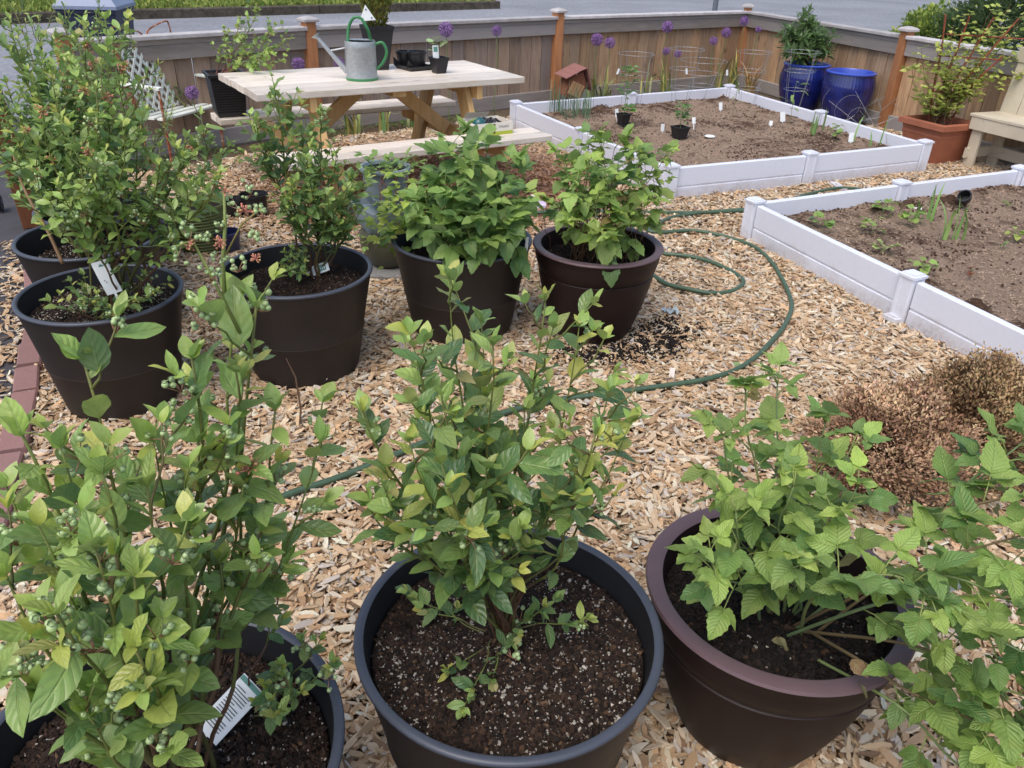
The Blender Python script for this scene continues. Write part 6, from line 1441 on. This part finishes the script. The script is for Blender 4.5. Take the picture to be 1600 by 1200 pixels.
SP_ = [(1145, 180, .30, 12, .05, lin(150, 164, 116), 'thin wilting seedling near the back corner of the far bed'), (1233, 192, .34, 9, .10, lin(128, 158, 88), 'tall single stemmed seedling beside the wide white tag'), (1306, 206, .06, 10, .04, lin(132, 160, 90), 'small spreading seedling by the bed wall below the blue pots'), (1298, 217, .05, 9, .06, lin(128, 160, 84), 'flat star shaped seedling in the right of the far bed'), (1030, 248, .05, 7, .03, lin(100, 130, 80), 'tiny seedling behind the front wall of the far bed'),
       (1285, 358, .05, 9, .055, lin(140, 172, 96), 'yellow green squash seedling nearest the corner of the nearer bed'), (1270, 352, .04, 5, .035, lin(96, 128, 88), 'small dark seedling just left of the corner squash seedling'), (1361, 365, .07, 8, .055, lin(150, 176, 96), 'bean seedling on a thin stem left in the nearer bed'), (1378, 334, .06, 11, .055, lin(146, 176, 92), 'bushy squash seedling by the back wall of the nearer bed'), (1421, 350, .07, 10, .055, lin(146, 174, 92), 'squash seedling just left of the corn stems'), (1377, 395, .03, 7, .055, lin(170, 186, 116), 'pale leaved seedling in the front left of the nearer bed'), (1437, 424, .05, 9, .05, lin(150, 176, 92), 'seedling by the side wall post of the nearer bed'), (1519, 432, .04, 6, .03, lin(130, 62, 52), 'dark red beet seedling at the front of the nearer bed'), (1580, 374, .05, 9, .045, lin(160, 180, 92), 'seedling near the right edge of the photo in the nearer bed'), (1572, 325, .03, 7, .03, lin(140, 160, 90), 'tiny seedling at the back right of the nearer bed'), (1562, 388, .03, 4, .02, lin(110, 150, 80), 'very small sprout left of the right edge seedling')]
for i, (px, py, h, n, s, tn, lab) in enumerate(SP_): seedling(G(px, py, .142), lab, 100 + i, kind='round' if i not in (0, 1) else 'long', h=h, n=n, size=s, tint=tn)
straps([G(1489, 372, .142)], 'largest corn seedling with broad blades in the nearer raised bed', 91, 6, .27, .019, [lin(120, 156, 84), lin(140, 172, 96)], name='corn_seedling', cat='seedling', bend=.35)
straps([G(1437, 345, .142)], 'smaller corn seedling left of the broad bladed one', 92, 5, .26, .016, [lin(120, 156, 84)], name='corn_seedling', cat='seedling', bend=.5)
straps([G(1391, 335, .142)], 'single green shoot by the middle post of the nearer bed', 93, 2, .16, .012, [lin(110, 146, 76)], name='corn_seedling', cat='seedling', bend=.1)
straps([G(1272, 210, .142)], 'stout green garlic shoot below the blue pots', 94, 4, .22, .028, [lin(112, 150, 80)], name='garlic_shoot', cat='seedling', bend=.08)
straps([G(1284, 203, .142)], 'garlic shoot right beside the bed mid post', 95, 3, .2, .022, [lin(112, 140, 80)], name='garlic_shoot', cat='seedling', bend=.08)
straps([G(1328, 222, .142)], 'leaning garlic shoot behind the slanting white tag', 96, 2, .26, .014, [lin(124, 156, 92)], name='garlic_shoot', cat='seedling', bend=.4)
straps([G(1376, 230, .142)], 'forked garlic shoot at the right end of the far bed', 97, 4, .24, .014, [lin(112, 150, 84)], name='garlic_shoot', cat='seedling', bend=.5)
# seedling in the square pot on the table
seedling(SQUARE_POT + Z(.09), 'pale round leaved seedling in the small square pot on the table', 5, kind='round', h=.12, n=10, size=.05, tint=lin(160, 184, 132), up=.5)

# ---- conifer
random.seed(33); root = thing('young_conifer', CONIFER_BASE, 'narrow columnar young conifer growing in the dark pot on the table', 'conifer'); L = []; S = MB(); S.tube([CONIFER_BASE, CONIFER_BASE + Z(.62)], [.008, .003], 6, col=lin(110, 80, 56))
for k_ in range(3400):
    z = random.random() ** .8; r_ = (.022 + .085 * math.sin(math.pi * min(1, (z * .9 + .12))) ** .8) * random.uniform(.55, 1); q = random.uniform(0, 6.28); p = CONIFER_BASE + Vector((math.cos(q) * r_, math.sin(q) * r_, .0 + z * .62)); c_ = lerp3(lin(96, 116, 52), lin(146, 150, 70), random.random() * .8)
    if z < .3: c_ = lerp3(c_, lin(104, 76, 50), random.random() * .7)
    L.append((*leaf_matrix(p, Vector((math.cos(q) * .4, math.sin(q) * .4, 1)), random.uniform(.02, .04), random.uniform(-1, 1)), jit(c_, .2)))
S.build('trunk', M['stem'], root); leaves_mesh('foliage', L, 'tiny', 'leafDry', root, root.location)['kind'] = 'stuff'

# ---- bleeding heart in ribbed container
root = thing('ribbed_container', BHP, 'black ribbed square container standing on the left end of the far bench', 'plant pot'); b = MB(); prof = [(.085, 0)]
zr = .23
for i in range(14): z = .02 + zr * i / 14; prof += [(.090 + .08 * z, z), (.094 + .08 * z, z + .004), (.094 + .08 * z, z + .010), (.090 + .08 * z, z + .013)]
prof += [(.112, .255), (.124, .258), (.124, .275), (.110, .275), (.106, .24)]
BHZ = D(395, 196, 5.4).z
sqlathe(b, prof, BHP + Z(.0), rotz(.5)); b.build('wall', M['black'], root); b = MB(); sqlathe(b, [(1e-4, .26), (.11, .26)], BHP, rotz(.5)); b.build('potting_soil', M['potsoil'], root)
blueberry(BHP + Z(.26), [T(375, 30, 5.5), T(350, 45, 5.5), T(400, 15, 5.6), T(430, 40, 5.5), T(455, 60, 5.5), T(345, 75, 5.5), T(385, 75, 5.4), T(420, 80, 5.4), T(400, 100, 5.3), T(440, 95, 5.4), T(370, 105, 5.4)], 'yellow green bleeding heart plant rising from the ribbed container', 44, size=.055, nside=6, sl=(.05, .14), objs=False, kind='srasp', berries=0, blossoms=0, spacing=.028, vig=1.0, name='bleeding_heart', lo=.45, r0=.004, stemcol=lin(168, 110, 92))
# ---- peony in the blue pot
blueberry(gA + Z(hA * .93), [T(1255, 28, gA.y), T(1235, 45, gA.y), T(1275, 40, gA.y), T(1225, 62, gA.y), T(1290, 62, gA.y), T(1250, 60, gA.y - .15), T(1270, 70, gA.y - .15), T(1230, 80, gA.y - .1), T(1295, 80, gA.y), T(1262, 22, gA.y + .1), T(1245, 85, gA.y - .2), T(1285, 50, gA.y + .1)], 'dark green peony with narrow leaves in the corner blue pot', 45, size=.13, nside=8, sl=(.08, .18), objs=False, kind='long', berries=0, spacing=.011, vig=-1, name='peony_plant', lo=.3, r0=.006)
# ---- vine on the trellis
random.seed(46); root = thing('climbing_vine', TERRA + Z(.29), 'yellow green honeysuckle like vine climbing the rust brown trellis', 'vine'); S = MB(); L = []
ends = [(1425, 100), (1440, 75), (1450, 130), (1470, 60), (1490, 40), (1510, 20), (1530, 50), (1550, 15), (1570, 40), (1590, 70), (1600, 20), (1500, 110), (1530, 100), (1560, 90), (1480, 150), (1460, 175), (1515, 140), (1590, 110), (1545, 120), (1440, 150), (1495, 75), (1580, 5), (1515, 75), (1555, 60)]
for (px, py) in ends:
    e = T(px, py, TERRA.y + random.uniform(-.15, .15)); pts = curve(TERRA + Vector((random.gauss(0, .03), random.gauss(0, .03), .29)), e, n=12, wob=.03); S.tube(pts, [.004 - .0002 * i for i in range(13)], 4, col=jit(lin(124, 96, 70), .2))
    for k_ in range(48):
        t = random.uniform(.3, 1); p, d = at_t(pts, min(.99, t)); dd = rnd_dir(.4); p = p + dd * random.uniform(.0, .10); L.append((*leaf_matrix(p, dd, random.uniform(.032, .06), random.uniform(-.5, .5)), jit(lerp3(lin(168, 184, 84), lin(196, 200, 112), random.random()), .14)))
S.build('stems', M['stem'], root); leaves_mesh('foliage', L, 'round', 'leafRs', root, root.location)['kind'] = 'stuff'
# ---- shrubs beyond the side fence
def shrub(c, r, label, seed, cols, n, ls, kind='small', name='garden_shrub'):
    random.seed(seed); root = thing(name, Vector((c.x, c.y, 0)), label, 'shrub'); L = []; S = MB(); o = Vector((c.x, c.y, 0))
    for k_ in range(9):
        d = rnd_dir(1.2); S.tube([o, c + Vector((d.x * r.x, d.y * r.y, d.z * r.z)) * .7], [.03, .008], 6, col=lin(90, 70, 54))
    for k_ in range(n):
        d = Vector((random.gauss(0, 1), random.gauss(0, 1), random.gauss(0, 1))).normalized(); k2 = 1 + .35 * noise.noise(d * 2.2 + Vector((seed, 0, 0))) + .15 * noise.noise(d * 6 + Vector((seed, 3, 0))); rr = random.random() ** .25
        p = c + Vector((d.x * r.x, d.y * r.y, d.z * r.z)) * k2 * rr
        if p.z < .05: continue
        sh = noise.noise(p * 5); L.append((*leaf_matrix(p, d + rnd_dir(.3) * .8, ls * random.uniform(.6, 1.2), random.uniform(-.8, .8)), jit(lerp3(cols[0], cols[1], min(1, max(0, .5 + sh + random.uniform(-.2, .2)))), .2)))
    S.build('branches', M['stem'], root); leaves_mesh('foliage', L, kind, 'leafBs', root, root.location)['kind'] = 'stuff'
c1_ = T(1450, 20, 9.2); shrub(Vector((c1_.x + .15, 9.2, .45)), Vector((.62, .55, .62)), 'bright yellow green clipped shrub beyond the side fence', 47, (lin(104, 128, 48), lin(168, 180, 76)), 15000, .06)
c2_ = T(1560, 10, 8.6); shrub(Vector((c2_.x + .35, 8.6, .6)), Vector((.95, .6, .85)), 'dark glossy evergreen shrub behind the trellis beyond the fence', 48, (lin(40, 66, 42), lin(70, 98, 60)), 16000, .07)
# ---- white flowers of the plant on the iron bench
blueberry(Vector((*LP(.15, -.2, 0).xy, .36)), [T(250, 130, LP(.1, -.3, 0).y), T(275, 135, LP(.1, -.3, 0).y), T(235, 110, LP(.1, -.2, 0).y), T(215, 140, LP(.1, -.3, 0).y), T(262, 120, LP(.1, -.2, 0).y)], 'leafy plant with pale flowers before the lattice of the iron bench', 49, size=.05, nside=8, sl=(.05, .1), objs=False, kind='small', berries=0, spacing=.02, name='flowering_plant', lo=.3)
# ---- a dead twig standing between pots
tw = G(468, 672); root = thing('dead_twig', tw, 'thin upright dead twig standing in the chips below the second row pot', 'twig'); b = MB(); b.tube([tw, T(470, 640, tw.y), T(462, 590, tw.y), T(447, 560, tw.y)], [.004, .0035, .003, .0015], 6, col=lin(110, 84, 66)); b.build('twig', M['stem'], root)

_f = G(1143, 570, .036); root = thing('fallen_leaf', _f, 'single pale green leaf fallen on the chips beside the hose', 'leaf'); _l = leaves_mesh('leaf_blade', [(*leaf_matrix(_f, Vector((1, .4, .05)), .06, .3), lin(150, 176, 116))], 'blue', 'leafBs', root, root.location)
chip_field()
for o in bpy.data.objects:
    if o.type == 'MESH' and o.name.startswith(('berry', 'spent')): pass
